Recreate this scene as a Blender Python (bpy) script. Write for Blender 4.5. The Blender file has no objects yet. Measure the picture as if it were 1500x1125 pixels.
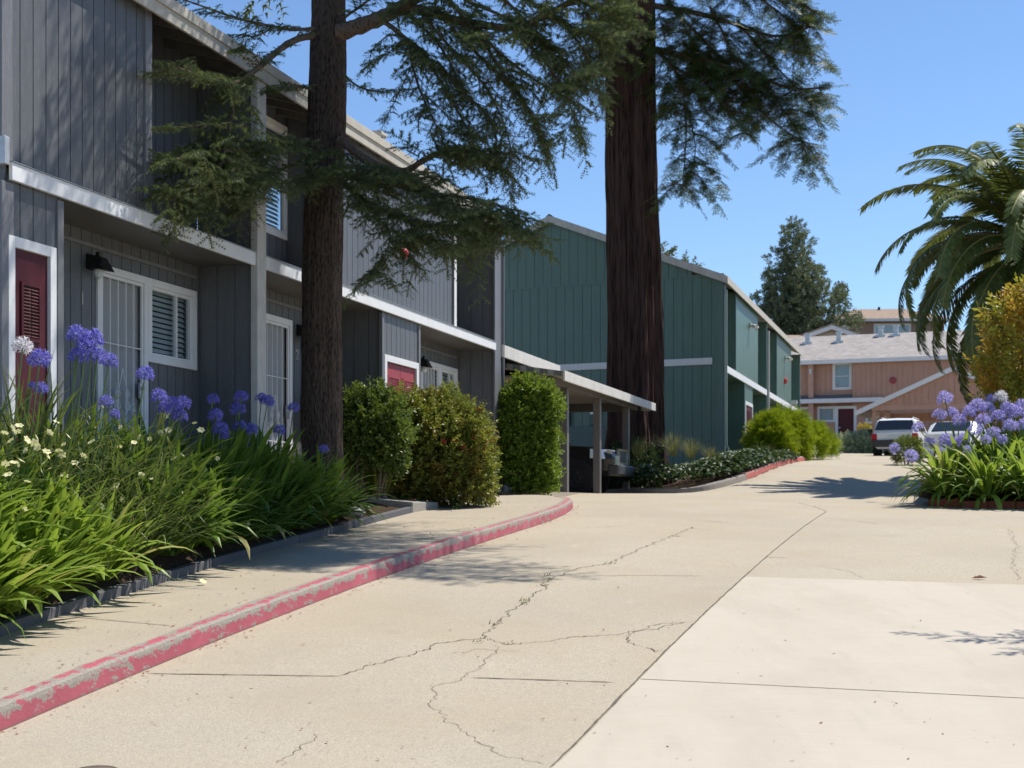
import bpy, math, random
import numpy as np
from mathutils import Vector, Matrix, noise
R = math.radians
rnd = random.Random(7)
sc = bpy.context.scene
COL = sc.collection
F, CX, HY, EYE = 2100.0, 750.0, 740.0, 1.5

# ------------------------------------------------------------------ camera / light
cd = bpy.data.cameras.new('camera'); cam = bpy.data.objects.new('camera', cd); COL.objects.link(cam)
cam.location = (0, 0, EYE); cam.rotation_euler = (R(90), 0, 0)
cd.sensor_width = 36; cd.lens = 36 * F / 1500; cd.shift_y = (HY - 562.5) / 1500
cd.dof.use_dof = True; cd.dof.focus_distance = 13.5; cd.dof.aperture_fstop = 4.0
cd.clip_end = 3000; cd.clip_start = 0.1
sc.camera = cam
SUN_EL, SUN_AZ = 58.0, 56.0          # azimuth clockwise from +Y
sdir = Vector((math.cos(R(SUN_EL)) * math.sin(R(SUN_AZ)), math.cos(R(SUN_EL)) * math.cos(R(SUN_AZ)), math.sin(R(SUN_EL))))
sl = bpy.data.lights.new('sun', 'SUN'); so = bpy.data.objects.new('sun', sl); COL.objects.link(so)
sl.energy = 5.0; sl.angle = R(0.53); sl.color = (1, .94, .85)
so.rotation_euler = sdir.to_track_quat('Z', 'Y').to_euler()
w = bpy.data.worlds.new('World'); sc.world = w; w.use_nodes = True
nt = w.node_tree; nt.nodes.clear()
sky = nt.nodes.new('ShaderNodeTexSky'); sky.sky_type = 'NISHITA'; sky.sun_disc = False
sky.sun_elevation = R(SUN_EL); sky.sun_rotation = R(SUN_AZ); sky.air_density = 1.0; sky.dust_density = .0; sky.ozone_density = 2.0
bg = nt.nodes.new('ShaderNodeBackground'); bg.inputs[1].default_value = .105
wo = nt.nodes.new('ShaderNodeOutputWorld')
tint = nt.nodes.new('ShaderNodeMix'); tint.data_type = 'RGBA'; tint.blend_type = 'MULTIPLY'; tint.inputs[0].default_value = 1; tint.inputs[7].default_value = (.80, .92, 1.07, 1)
nt.links.new(sky.outputs[0], tint.inputs[6]); nt.links.new(tint.outputs[2], bg.inputs[0]); nt.links.new(bg.outputs[0], wo.inputs[0])
sc.view_settings.view_transform = 'Standard'; sc.view_settings.look = 'None'
sc.view_settings.exposure = 0.42; sc.view_settings.gamma = 1
sc.cycles.use_denoising = True
sc.cycles.max_bounces = 7; sc.cycles.diffuse_bounces = 4; sc.cycles.glossy_bounces = 3; sc.cycles.transparent_max_bounces = 12
sc.cycles.sample_clamp_indirect = 6

# ------------------------------------------------------------------ mesh helpers
OFF = {}
def _link(name, me, mats, parent):
    o = bpy.data.objects.new(name, me); COL.objects.link(o)
    for m in (mats if isinstance(mats, (list, tuple)) else [mats]): me.materials.append(m)
    if parent is not None:
        o.parent = parent; OFF[o] = OFF.get(parent, Vector((0, 0, 0)))
    else: OFF[o] = Vector((0, 0, 0))
    return o

class MB:
    """collects simple pieces in world space; build() links them as ONE mesh object"""
    def __init__(s): s.v = []; s.f = []; s.m = []; s.uv = {}
    def poly(s, pts, mi=0):
        b = len(s.v); s.v += [tuple(p) for p in pts]; s.f.append(tuple(range(b, b + len(pts)))); s.m.append(mi)
    def hexa(s, c, mi=0):           # c: 4 lower then 4 upper corners, ccw
        b = len(s.v); s.v += [tuple(p) for p in c]
        for q in ((3, 2, 1, 0), (4, 5, 6, 7), (0, 1, 5, 4), (1, 2, 6, 5), (2, 3, 7, 6), (3, 0, 4, 7)):
            s.f.append(tuple(b + i for i in q)); s.m.append(mi)
    def box(s, x0, x1, y0, y1, z0, z1, mi=0):
        s.hexa([(x0, y0, z0), (x1, y0, z0), (x1, y1, z0), (x0, y1, z0), (x0, y0, z1), (x1, y0, z1), (x1, y1, z1), (x0, y1, z1)], mi)
    def prism(s, base, top, mi=0):
        n = len(base); b = len(s.v); s.v += [tuple(p) for p in base] + [tuple(p) for p in top]
        s.f.append(tuple(range(b + n - 1, b - 1, -1))); s.m.append(mi)
        s.f.append(tuple(range(b + n, b + 2 * n))); s.m.append(mi)
        for i in range(n):
            j = (i + 1) % n; s.f.append((b + i, b + j, b + n + j, b + n + i)); s.m.append(mi)
    def tube(s, pts, rad, n=8, mi=0, cap=True, jit=None):
        pts = [Vector(p) for p in pts]; b = len(s.v); k = len(pts)
        if not isinstance(rad, (list, tuple)): rad = [rad] * k
        up = Vector((0, 0, 1))
        t0 = (pts[1] - pts[0]).normalized()
        a = t0.cross(up if abs(t0.z) < .95 else Vector((1, 0, 0))).normalized()
        for i, p in enumerate(pts):
            t = (pts[min(i + 1, k - 1)] - pts[max(i - 1, 0)]).normalized()
            a = (a - t * a.dot(t)).normalized(); c = t.cross(a)
            for j in range(n):
                an = 2 * math.pi * j / n
                r = rad[i] * (jit(i, j) if jit else 1)
                s.v.append(tuple(p + (a * math.cos(an) + c * math.sin(an)) * r))
        for i in range(k - 1):
            for j in range(n):
                j2 = (j + 1) % n
                s.f.append((b + i * n + j, b + i * n + j2, b + (i + 1) * n + j2, b + (i + 1) * n + j)); s.m.append(mi)
        if cap:
            s.f.append(tuple(b + j for j in range(n - 1, -1, -1))); s.m.append(mi)
            s.f.append(tuple(b + (k - 1) * n + j for j in range(n))); s.m.append(mi)
    def ball(s, c, r, mi=0, nu=10, nv=7, sq=(1, 1, 1), nz=0):
        b = len(s.v); c = Vector(c)
        for i in range(nv + 1):
            th = math.pi * i / nv
            for j in range(nu):
                ph = 2 * math.pi * j / nu
                d = Vector((math.sin(th) * math.cos(ph), math.sin(th) * math.sin(ph), math.cos(th)))
                k = 1 + nz * noise.noise(d * 1.7 + c * 3)
                s.v.append(tuple(c + Vector((d.x * sq[0], d.y * sq[1], d.z * sq[2])) * r * k))
        for i in range(nv):
            for j in range(nu):
                j2 = (j + 1) % nu
                s.f.append((b + i * nu + j, b + (i + 1) * nu + j, b + (i + 1) * nu + j2, b + i * nu + j2)); s.m.append(mi)
    def build(s, name, mats, parent=None, smooth=False, bevel=0, seg=2):
        me = bpy.data.meshes.new(name)
        off = OFF.get(parent, Vector((0, 0, 0))) if parent is not None else Vector((0, 0, 0))
        me.from_pydata([(x - off.x, y - off.y, z - off.z) for x, y, z in s.v], [], s.f)
        o = _link(name, me, mats, parent)
        for i, p in enumerate(me.polygons):
            p.material_index = s.m[i]; p.use_smooth = smooth
        me.validate(); me.update()
        if bevel:
            md = o.modifiers.new('bevel', 'BEVEL'); md.width = bevel; md.segments = seg; md.limit_method = 'ANGLE'; md.angle_limit = R(40)
        return o

class Soup:
    """many small transformed copies of little triangle meshes, gathered with numpy into one mesh"""
    def __init__(s): s.V = []; s.T = []; s.M = []; s.n = 0
    def add(s, V, T, M=None):
        s.V.append(V); s.T.append(T + s.n); s.n += len(V)
        s.M.append(np.zeros(len(T), np.int32) if M is None else M)
    def put(s, proto, loc, rot, scale=1.0):
        V, T, M = proto
        A = np.array(rot) * scale
        s.add(V @ A.T + np.array(loc), T, M)
    def build(s, name, mats, parent=None, smooth=False, off=None):
        V = np.concatenate(s.V).astype(np.float32); T = np.concatenate(s.T).astype(np.int32); M = np.concatenate(s.M).astype(np.int32)
        if off is None: off = OFF.get(parent, Vector((0, 0, 0))) if parent is not None else Vector((0, 0, 0))
        V = V - np.array(off, np.float32)
        me = bpy.data.meshes.new(name)
        me.vertices.add(len(V)); me.vertices.foreach_set('co', V.ravel())
        me.loops.add(len(T) * 3); me.loops.foreach_set('vertex_index', T.ravel())
        me.polygons.add(len(T)); me.polygons.foreach_set('loop_start', np.arange(0, len(T) * 3, 3, dtype=np.int32))
        o = _link(name, me, mats, parent)
        me.polygons.foreach_set('material_index', M)
        me.polygons.foreach_set('use_smooth', np.full(len(T), smooth))
        me.update(calc_edges=True); me.validate()
        return o

def proto(tris):           # list of (p,q,r) or (p,q,r,mi)
    V = np.array([t[i] for t in tris for i in range(3)], np.float64)
    T = np.arange(len(tris) * 3, dtype=np.int32).reshape(-1, 3)
    M = np.array([t[3] if len(t) > 3 else 0 for t in tris], np.int32)
    return V, T, M
def basis(d, roll=0.0, up=(0, 0, 1)):
    """columns x=d, z about up"""
    d = Vector(d).normalized(); u = Vector(up)
    if abs(d.dot(u)) > .98: u = Vector((1, 0, 0))
    y = u.cross(d).normalized(); z = d.cross(y)
    if roll:
        c, s_ = math.cos(roll), math.sin(roll); y, z = y * c + z * s_, z * c - y * s_
    return ((d.x, y.x, z.x), (d.y, y.y, z.y), (d.z, y.z, z.z))

def tag(o, label=None, cat=None, group=None, kind=None):
    if label: o['label'] = label
    if cat: o['category'] = cat
    if group: o['group'] = group
    if kind: o['kind'] = kind
    return o
def thing(name, label, cat, loc, group=None):
    o = bpy.data.objects.new(name, None); COL.objects.link(o); o.location = loc; o.empty_display_size = .2
    OFF[o] = Vector(loc)
    return tag(o, label, cat, group)
def copy_tree(o, loc=None, rz=None, scale=None, parent=None):
    c = o.copy(); COL.objects.link(c)
    if parent is not None: c.parent = parent
    if loc is not None: c.location = loc; OFF[c] = Vector(loc)
    if rz is not None: c.rotation_euler = (0, 0, rz)
    if scale is not None: c.scale = (scale,) * 3
    for ch in list(o.children): copy_tree(ch, parent=c)
    return c

class Fr:
    """a wall frame: u along the wall, w outward, z up"""
    def __init__(s, O, d, n): s.O = Vector((O[0], O[1], 0)); s.d = Vector((d[0], d[1], 0)); s.n = Vector((n[0], n[1], 0))
    def p(s, u, w_, z): return s.O + s.d * u + s.n * w_ + Vector((0, 0, z))
    def box(s, mb, u0, u1, w0, w1, z0, z1, mi=0):
        mb.hexa([s.p(u0, w1, z0), s.p(u1, w1, z0), s.p(u1, w0, z0), s.p(u0, w0, z0), s.p(u0, w1, z1), s.p(u1, w1, z1), s.p(u1, w0, z1), s.p(u0, w0, z1)], mi)

def siding(mb, fr, u0, u1, z0, ztop, w_=0.0, pitch=.2, gap=.013, depth=.011, holes=(), phase=0.0, along='u'):
    """vertical grooved boards on a backing sheet, cut round the openings. along='w': the wall runs along w at u=w_"""
    zt = ztop if callable(ztop) else (lambda u: ztop)
    P = (lambda a, q, z: fr.p(a, q, z)) if along == 'u' else (lambda a, q, z: fr.p(q, a, z))
    sgn = 1 if along == 'u' else -1      # 'w' walls face -u
    gro = []; k = math.floor((u0 - phase) / pitch)
    while phase + k * pitch < u1 + pitch: gro.append(phase + k * pitch); k += 1
    br = sorted({u0, u1} | {h[0] for h in holes if u0 < h[0] < u1} | {h[1] for h in holes if u0 < h[1] < u1} | {g for g in gro if u0 < g < u1})
    for a, b in zip(br[:-1], br[1:]):
        if b - a < 1e-4: continue
        mid = (a + b) / 2; ivs = [(z0, None)]
        for h in holes:
            if h[0] - 1e-5 <= mid <= h[1] + 1e-5:
                new = []
                for lo, hi in ivs:
                    top = zt(mid) if hi is None else hi
                    if h[3] <= lo or h[2] >= top: new.append((lo, hi)); continue
                    if h[2] > lo: new.append((lo, h[2]))
                    if h[3] < top: new.append((h[3], hi))
                ivs = new
        ga = a + gap / 2 if any(abs(a - g) < 1e-6 for g in gro) else a
        gb = b - gap / 2 if any(abs(b - g) < 1e-6 for g in gro) else b
        q0 = w_ - depth * sgn
        for lo, hi in ivs:
            ta, tb = (zt(a), zt(b)) if hi is None else (hi, hi)
            f1 = [P(a, q0, lo), P(b, q0, lo), P(b, q0, tb), P(a, q0, ta)]
            mb.poly(f1 if sgn > 0 else f1[::-1])
            if gb - ga < .004: continue
            ta2, tb2 = (zt(ga), zt(gb)) if hi is None else (hi, hi)
            c = [P(ga, w_, lo), P(gb, w_, lo), P(gb, w_, tb2), P(ga, w_, ta2)]
            d = [P(ga, q0, lo), P(gb, q0, lo), P(gb, q0, tb2), P(ga, q0, ta2)]
            for q in ([c[0], c[1], c[2], c[3]], [d[0], c[0], c[3], d[3]], [c[1], d[1], d[2], c[2]], [c[3], c[2], d[2], d[3]], [d[0], d[1], c[1], c[0]]):
                mb.poly(q if sgn > 0 else q[::-1])

# ------------------------------------------------------------------ ground profile
GT = [(-60, -1.5), (0, -1.5), (5, -1.49), (7.6, -1.40), (9.5, -1.20), (11, -1.04), (13, -.848), (15, -.672), (17, -.512), (19, -.368), (21, -.24), (24, -.078), (27, .05),
      (30, .22), (35, .60), (40, 1.06), (43.5, 1.30), (47, 1.47), (55, 1.85), (70, 2.55), (85, 3.62), (100, 4.7), (125, 8.0), (165, 14), (260, 22), (900, 30)]
def rel(Y):
    if Y <= GT[0][0]: return GT[0][1]
    for i in range(len(GT) - 1):
        if Y <= GT[i + 1][0]:
            y0, z0 = GT[i]; y1, z1 = GT[i + 1]; t = (Y - y0) / (y1 - y0)
            def sl_(j):
                if j <= 0 or j >= len(GT) - 1: return 0
                return (GT[j + 1][1] - GT[j - 1][1]) / (GT[j + 1][0] - GT[j - 1][0])
            h = y1 - y0; m0 = sl_(i) * h; m1 = sl_(i + 1) * h
            return (2*t**3 - 3*t*t + 1) * z0 + (t**3 - 2*t*t + t) * m0 + (-2*t**3 + 3*t*t) * z1 + (t**3 - t*t) * m1
    return GT[-1][1]
def sstep(a, b, x):
    t = max(0, min(1, (x - a) / (b - a))); return t * t * (3 - 2 * t)
def G(X, Y):
    r = rel(Y)
    if 27 < Y < 62:
        s = X - (-8.4 + .2952 * Y)
        low = min(r, .25)
        k = sstep(2.4, 4.0, s); k = max(k, sstep(52, 62, Y))
        r = low + (r - low) * k
    return EYE + r
def on_ground(x, y, dz=0.0):
    a = (x - CX) / F; b = (HY - y) / F; Y = 4.0; st = .25
    while Y < 300:
        if EYE + b * Y <= G(a * Y, Y) + dz:
            lo, hi = Y - st, Y
            for _ in range(30):
                m = (lo + hi) / 2
                if EYE + b * m <= G(a * m, m) + dz: hi = m
                else: lo = m
            return Vector((a * hi, hi, G(a * hi, hi) + dz))
        Y += st
    return Vector((a * 80, 80, G(a * 80, 80) + dz))
def P(x, y, Y): return Vector(((x - CX) / F * Y, Y, EYE + (HY - y) / F * Y))
# ------------------------------------------------------------------ materials
class NT:
    def __init__(s, name):
        s.m = bpy.data.materials.new(name); s.m.use_nodes = True; s.t = s.m.node_tree; s.t.nodes.clear()
        s.out = s.t.nodes.new('ShaderNodeOutputMaterial')
    def n(s, ty, **kw):
        nd = s.t.nodes.new(ty)
        for k, v in kw.items():
            if k.startswith('_'): setattr(nd, k[1:], v)
            else:
                key = k.replace('__', ' ')
                nd.inputs[int(key[1:]) if key[0] == 'i' and key[1:].isdigit() else key].default_value = v
        return nd
    def l(s, a, b): s.t.links.new(a, b)
    def coord(s, scale=(1, 1, 1), kind='Object'):
        tc = s.n('ShaderNodeTexCoord'); mp = s.n('ShaderNodeMapping'); mp.inputs['Scale'].default_value = scale
        s.l(tc.outputs[kind], mp.inputs[0]); return mp.outputs[0]
    def noise(s, co, sc_, det=4, rough=.55):
        nd = s.n('ShaderNodeTexNoise', Scale=sc_, Detail=det, Roughness=rough); s.l(co, nd.inputs['Vector']); return nd.outputs['Fac']
    def ramp(s, fac, stops):
        nd = s.n('ShaderNodeValToRGB'); e = nd.color_ramp.elements
        while len(e) < len(stops): e.new(.5)
        for i, (p, c) in enumerate(stops):
            e[i].position = p; e[i].color = (c[0], c[1], c[2], 1) if isinstance(c, (tuple, list)) else (c, c, c, 1)
        s.l(fac, nd.inputs[0]); return nd.outputs[0]
    def mix(s, fac, a, b, mode='MIX'):
        nd = s.n('ShaderNodeMix', _data_type='RGBA', _blend_type=mode)
        for k, v in ((0, fac), (6, a), (7, b)):
            if hasattr(v, 'links') or hasattr(v, 'is_linked'): s.l(v, nd.inputs[k])
            else: nd.inputs[k].default_value = v if k == 0 else (v[0], v[1], v[2], 1)
        return nd.outputs[2]
    def bump(s, h, strength=.3, dist=.01):
        nd = s.n('ShaderNodeBump', Strength=strength, Distance=dist); s.l(h, nd.inputs['Height']); return nd.outputs[0]
    def bsdf(s, col, rough=.7, nrm=None, metal=0, spec=.3, **kw):
        nd = s.n('ShaderNodeBsdfPrincipled'); nd.inputs['Metallic'].default_value = metal; nd.inputs['Specular IOR Level'].default_value = spec
        if hasattr(col, 'links') or hasattr(col, 'is_linked'): s.l(col, nd.inputs['Base Color'])
        else: nd.inputs['Base Color'].default_value = (*col, 1)
        if hasattr(rough, 'is_linked'): s.l(rough, nd.inputs['Roughness'])
        else: nd.inputs['Roughness'].default_value = rough
        if nrm is not None: s.l(nrm, nd.inputs['Normal'])
        return nd.outputs[0]
    def fin(s, sh): s.l(sh, s.out.inputs[0]); return s.m
def mul(c, k): return tuple(min(1, x * k) for x in c)

def m_siding(name, c, var=.16, wear=.0):
    t = NT(name); co = t.coord((1, 1, .12)); co2 = t.coord()
    a = t.noise(co, 22, 5, .6); b = t.noise(co2, .9, 3)
    col = t.ramp(a, [(.3, mul(c, 1 - var)), (.7, mul(c, 1 + var))])
    col = t.mix(t.ramp(b, [(.35, 0), (.75, .35)]), col, mul(c, 1.35))
    sp2 = t.noise(t.coord((1, 1, .5)), 160, 3, .7); col = t.mix(t.ramp(sp2, [(.52, 0), (.70, .30)]), col, mul(c, 1.9))
    sk = t.noise(t.coord((2.2, 2.2, .10)), 2.6, 5, .65); col = t.mix(t.ramp(sk, [(.52, 0), (.72, .38)]), col, mul(c, .62))
    sk2 = t.noise(t.coord((5, 5, .14)), 2.0, 4, .6); col = t.mix(t.ramp(sk2, [(.58, 0), (.74, .30)]), col, mul(c, 1.7))
    if wear:
        g = t.noise(t.coord((1, 1, .25)), 45, 6, .7)
        col = t.mix(t.ramp(g, [(.56, 0), (.72, wear)]), col, (.42, .41, .40))
    f = t.noise(t.coord((1, 1, .06)), 90, 3, .6)
    return t.fin(t.bsdf(col, .44, t.bump(f, .5, .004), spec=.65))
def m_paint(name, c, rough=.5, dirt=.25, scale=3.0, spec=.35):
    t = NT(name); a = t.noise(t.coord((1, 1, .5)), scale, 6, .65); b = t.noise(t.coord(), 40, 4, .6)
    col = t.mix(t.ramp(a, [(.42, 0), (.78, dirt)]), c, mul(c, .55))
    col = t.mix(t.ramp(b, [(.55, 0), (.75, dirt * .7)]), col, mul(c, .7))
    return t.fin(t.bsdf(col, rough, t.bump(b, .15, .003), spec=spec))
def m_plain(name, c, rough=.5, metal=0, spec=.4, var=.12):
    t = NT(name); b = t.noise(t.coord(), 9, 4)
    col = t.ramp(b, [(.3, mul(c, 1 - var)), (.7, mul(c, 1 + var))])
    return t.fin(t.bsdf(col, rough, None, metal, spec))
def m_concrete(name, c, speck=.28, stain=.3, grain=160, bumpk=.5):
    t = NT(name); co = t.coord()
    a = t.noise(co, .55, 6, .62); b = t.noise(co, grain, 3, .75); g = t.noise(co, grain * .33, 2, .6)
    vo = t.n('ShaderNodeTexVoronoi', Scale=grain * .55); t.l(co, vo.inputs['Vector'])
    col = t.ramp(b, [(.30, mul(c, 1 - speck * 1.25)), (.5, c), (.72, mul(c, 1 + speck * .85))])
    col = t.mix(t.ramp(g, [(.40, stain * .5), (.62, 0)]), col, mul(c, .72))
    col = t.mix(t.ramp(a, [(.40, 0), (.70, stain)]), col, (c[0] * .86, c[1] * .80, c[2] * .70))
    s2 = t.noise(t.coord((.6, .6, 1)), 2.3, 7, .7)
    col = t.mix(t.ramp(s2, [(.58, 0), (.72, stain * .7)]), col, mul(c, .70))
    s3 = t.noise(co, 22, 2, .5)
    col = t.mix(t.ramp(s3, [(.72, 0), (.77, stain * .9)]), col, mul(c, .45))
    s4 = t.noise(t.coord((.35, .35, 1)), 1.1, 5, .55); col = t.mix(t.ramp(s4, [(.46, 0), (.62, stain * .55)]), col, (c[0] * .74, c[1] * .73, c[2] * .72))
    s5 = t.noise(t.coord((1.6, .5, 1)), 2.0, 6, .7); col = t.mix(t.ramp(s5, [(.60, 0), (.74, stain * .6)]), col, mul(c, 1.18))
    return t.fin(t.bsdf(col, .88, t.bump(b, bumpk, .004), spec=.2))
def m_slab(name, c):
    t = NT(name); co = t.coord()
    br = t.noise(t.coord((.3, 14, 1)), 9, 4, .6); a = t.noise(co, .8, 5, .6); s3 = t.noise(co, 13, 2, .5); b = t.noise(co, 180, 2)
    col = t.ramp(br, [(.3, mul(c, .95)), (.7, mul(c, 1.04))])
    col = t.mix(t.ramp(a, [(.45, 0), (.75, .35)]), col, (c[0] * .86, c[1] * .83, c[2] * .78))
    col = t.mix(t.ramp(s3, [(.74, 0), (.79, .4)]), col, mul(c, .5))
    s4 = t.noise(t.coord((.5, .22, 1)), 2.2, 6, .65); col = t.mix(t.ramp(s4, [(.46, 0), (.70, .55)]), col, (c[0] * .80, c[1] * .79, c[2] * .77))
    s5 = t.noise(t.coord((.9, .12, 1)), 5, 4, .6); col = t.mix(t.ramp(s5, [(.56, 0), (.74, .28)]), col, mul(c, .74))
    return t.fin(t.bsdf(col, .85, t.bump(b, .25, .003), spec=.2))
def m_kerb(name, c, conc, amount=.5):
    """UV: u metres along, v 0 at the road, .5 at the arris, 1 at the back"""
    t = NT(name); uv = t.n('ShaderNodeUVMap'); sp = t.n('ShaderNodeSeparateXYZ'); t.l(uv.outputs[0], sp.inputs[0])
    co = t.coord(); n1 = t.noise(t.coord((1, 1, 2.2)), 7, 7, .72); n2 = t.noise(co, 60, 4, .7)
    vr = t.ramp(sp.outputs[1], [(0, .02), (.22, -.05), (.36, .13), (.48, .215), (.56, .04), (.80, .09), (1.0, .50)])
    ad = t.n('ShaderNodeMath', _operation='ADD'); t.l(n1, ad.inputs[0]); t.l(vr, ad.inputs[1])
    m2 = t.n('ShaderNodeMath', _operation='MULTIPLY_ADD', i1=.22, i2=-.11); t.l(n2, m2.inputs[0])
    a2 = t.n('ShaderNodeMath', _operation='ADD'); t.l(ad.outputs[0], a2.inputs[0]); t.l(m2.outputs[0], a2.inputs[1])
    wear = t.ramp(a2.outputs[0], [(.66 - .12 * amount, 0), (.70 - .12 * amount, 1)])
    fade = t.noise(co, 1.6, 5, .6)
    pc = t.ramp(fade, [(.3, mul(c, .82)), (.6, c), (.75, (c[0] * 1.1, c[1] * 1.7, c[2] * 1.6))])
    pc = t.mix(t.ramp(n2, [(.6, 0), (.75, .5)]), pc, mul(c, .45))
    cc = t.ramp(n2, [(.3, mul(conc, .55)), (.7, conc)])
    col = t.mix(wear, pc, cc)
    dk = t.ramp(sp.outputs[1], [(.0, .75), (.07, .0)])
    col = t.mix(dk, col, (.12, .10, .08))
    return t.fin(t.bsdf(col, .75, t.bump(a2.outputs[0], .6, .008), spec=.25))
def m_leaf(name, dark, light, trans=.28, rough=.45, spec=.35, tcol=None, patch=None, pscale=1.2, pamt=.6, dead=None):
    t = NT(name); ge = t.n('ShaderNodeNewGeometry')
    mid = tuple((a + b) / 2 for a, b in zip(dark, light))
    col = t.ramp(ge.outputs['Random Per Island'], [(0, dark), (.55, mid), (.93, light)] + ([(.96, dead)] if dead else []))
    a = t.noise(t.coord(), pscale, 3, .6)
    if patch: col = t.mix(t.ramp(a, [(.46, 0), (.66, pamt)]), col, patch)
    else: col = t.mix(t.ramp(a, [(.4, 0), (.7, .4)]), col, mul(mid, 1.45))
    b = t.bsdf(col, rough, None, 0, spec)
    tr = t.n('ShaderNodeBsdfTranslucent')
    tc = t.mix(.5, col, tcol if tcol else mul(light, 1.6)); t.l(tc, tr.inputs[0])
    mx = t.n('ShaderNodeMixShader', i0=trans); t.l(b, mx.inputs[1]); t.l(tr.outputs[0], mx.inputs[2])
    return t.fin(mx.outputs[0])
def m_bark(name, dark, light, sx=1.0, sz=.12, scale=14, dist=.03):
    t = NT(name); co = t.coord((sx, sx, sz)); a = t.noise(co, scale, 7, .68)
    vo = t.n('ShaderNodeTexVoronoi', Scale=scale * 1.1); t.l(co, vo.inputs['Vector'])
    h = t.n('ShaderNodeMath', _operation='ADD'); t.l(a, h.inputs[0]); t.l(vo.outputs['Distance'], h.inputs[1])
    col = t.ramp(h.outputs[0], [(.35, dark), (.75, tuple((x + y) / 2 for x, y in zip(dark, light))), (1.05, light)])
    g = t.noise(t.coord(), 1.3, 4); col = t.mix(t.ramp(g, [(.45, 0), (.8, .5)]), col, mul(light, 1.2))
    return t.fin(t.bsdf(col, .92, t.bump(h.outputs[0], 1.0, dist), spec=.1))
def m_shingle(name, c, pitch=.14, wid=.3):
    t = NT(name); co = t.coord(); a = t.noise(co, 3.2, 5); b = t.noise(co, 26, 4, .7)
    br = t.n('ShaderNodeTexBrick', Scale=1, Mortar__Size=.012); br.inputs['Brick Width'].default_value = wid; br.inputs['Row Height'].default_value = pitch
    br.inputs['Color1'].default_value = (*mul(c, .8), 1); br.inputs['Color2'].default_value = (*mul(c, 1.25), 1); br.inputs['Mortar'].default_value = (*mul(c, .45), 1)
    t.l(t.coord((1, 1, 1), 'UV'), br.inputs['Vector'])
    col = t.mix(t.ramp(a, [(.4, 0), (.7, .3)]), br.outputs[0], mul(c, .6)); col = t.mix(t.ramp(b, [(.4, 0), (.7, .35)]), col, mul(c, 1.3))
    return t.fin(t.bsdf(col, .9, t.bump(b, .4, .01), spec=.15))
def m_glass(name, tint=(.88, .92, .93)):
    t = NT(name); tr = t.n('ShaderNodeBsdfTransparent'); tr.inputs[0].default_value = (*tint, 1)
    gl = t.n('ShaderNodeBsdfGlossy', Roughness=.04); gl.inputs[0].default_value = (.9, .92, .95, 1)
    mx = t.n('ShaderNodeMixShader')
    fr = t.n('ShaderNodeLayerWeight', Blend=.5); pw = t.n('ShaderNodeMath', _operation='POWER', i1=4.0); t.l(fr.outputs['Facing'], pw.inputs[0])
    k = t.n('ShaderNodeMath', _operation='MULTIPLY_ADD', i1=.55, i2=.05); t.l(pw.outputs[0], k.inputs[0])
    t.l(k.outputs[0], mx.inputs[0]); t.l(tr.outputs[0], mx.inputs[1]); t.l(gl.outputs[0], mx.inputs[2])
    return t.fin(mx.outputs[0])
def m_soil(name, c):
    t = NT(name); co = t.coord(); a = t.noise(co, 6, 7, .7); b = t.noise(co, 55, 5, .7)
    col = t.ramp(b, [(.3, mul(c, .5)), (.55, c), (.75, mul(c, 1.9))]); col = t.mix(t.ramp(a, [(.4, 0), (.7, .6)]), col, mul(c, .5))
    return t.fin(t.bsdf(col, .95, t.bump(b, 1, .03), spec=.1))

M = {}
M['grey'] = m_siding('grey siding', (.102, .108, .118), .14, .22)
M['grey_trim'] = m_siding('grey trim', (.15, .152, .165), .12, .3)
M['white'] = m_paint('white trim', (.74, .75, .76), .5, .22, 4)
M['weathered'] = m_paint('weathered white board', (.56, .55, .52), .65, .6, 6)
M['eave'] = m_paint('weathered eave board', (.50, .47, .41), .7, .5, 5)
M['soffit'] = m_siding('soffit boards', (.12, .11, .10), .2)
M['green'] = m_siding('green siding', (.082, .152, .124), .12)
M['green_trim'] = m_siding('green trim', (.088, .150, .135), .12)
M['pink'] = m_siding('terracotta siding', (.44, .24, .165), .12)
M['pink_trim'] = m_siding('terracotta trim', (.47, .27, .20), .12)
M['maroon'] = m_paint('maroon door paint', (.078, .010, .016), .45, .3, 5)
M['pinkdoor'] = m_paint('pinkish red door paint', (.34, .06, .075), .5, .3, 6)  # paler red than the maroon door paint
M['doorwhite'] = m_paint('pale door panel', (.33, .345, .36), .5, .12, 3)
M['black'] = m_plain('black metal', (.015, .015, .016), .45)
M['dark'] = m_plain('dark void', (.02, .02, .022), .8)
M['steel'] = m_plain('galvanised metal', (.55, .56, .57), .4, .6)
M['carport'] = m_siding('carport taupe paint', (.13, .12, .115), .14, .2)
M['carport_trim'] = m_paint('pale carport fascia', (.62, .60, .56), .6, .45, 5)
M['ceil'] = m_plain('plywood ceiling', (.32, .28, .23), .8)
M['drive'] = m_concrete('driveway concrete', (.415, .368, .287), .40, .55, 95)
M['walk'] = m_concrete('sidewalk concrete', (.39, .345, .27), .30, .5, 100)
M['slab'] = m_slab('new concrete slab', (.462, .415, .342))
M['conc'] = m_concrete('old concrete', (.33, .315, .28), .22, .5, 120)
M['kerb'] = m_kerb('worn red kerb paint', (.40, .098, .125), (.34, .31, .26), .75)
M['kerb_far'] = m_kerb('faded red kerb paint', (.47, .12, .10), (.36, .33, .28), .15)
M['kerb_plain'] = m_concrete('kerb concrete', (.26, .24, .215), .2, .4, 120)
M['crack'] = m_plain('dark crack dirt', (.125, .105, .08), .95, var=.4)
M['joint'] = m_plain('joint filler', (.12, .10, .08), .95, var=.3)
M['soil'] = m_soil('bark mulch soil', (.075, .05, .033))
M['terrain'] = m_soil('dry ground', (.16, .14, .07))
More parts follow.
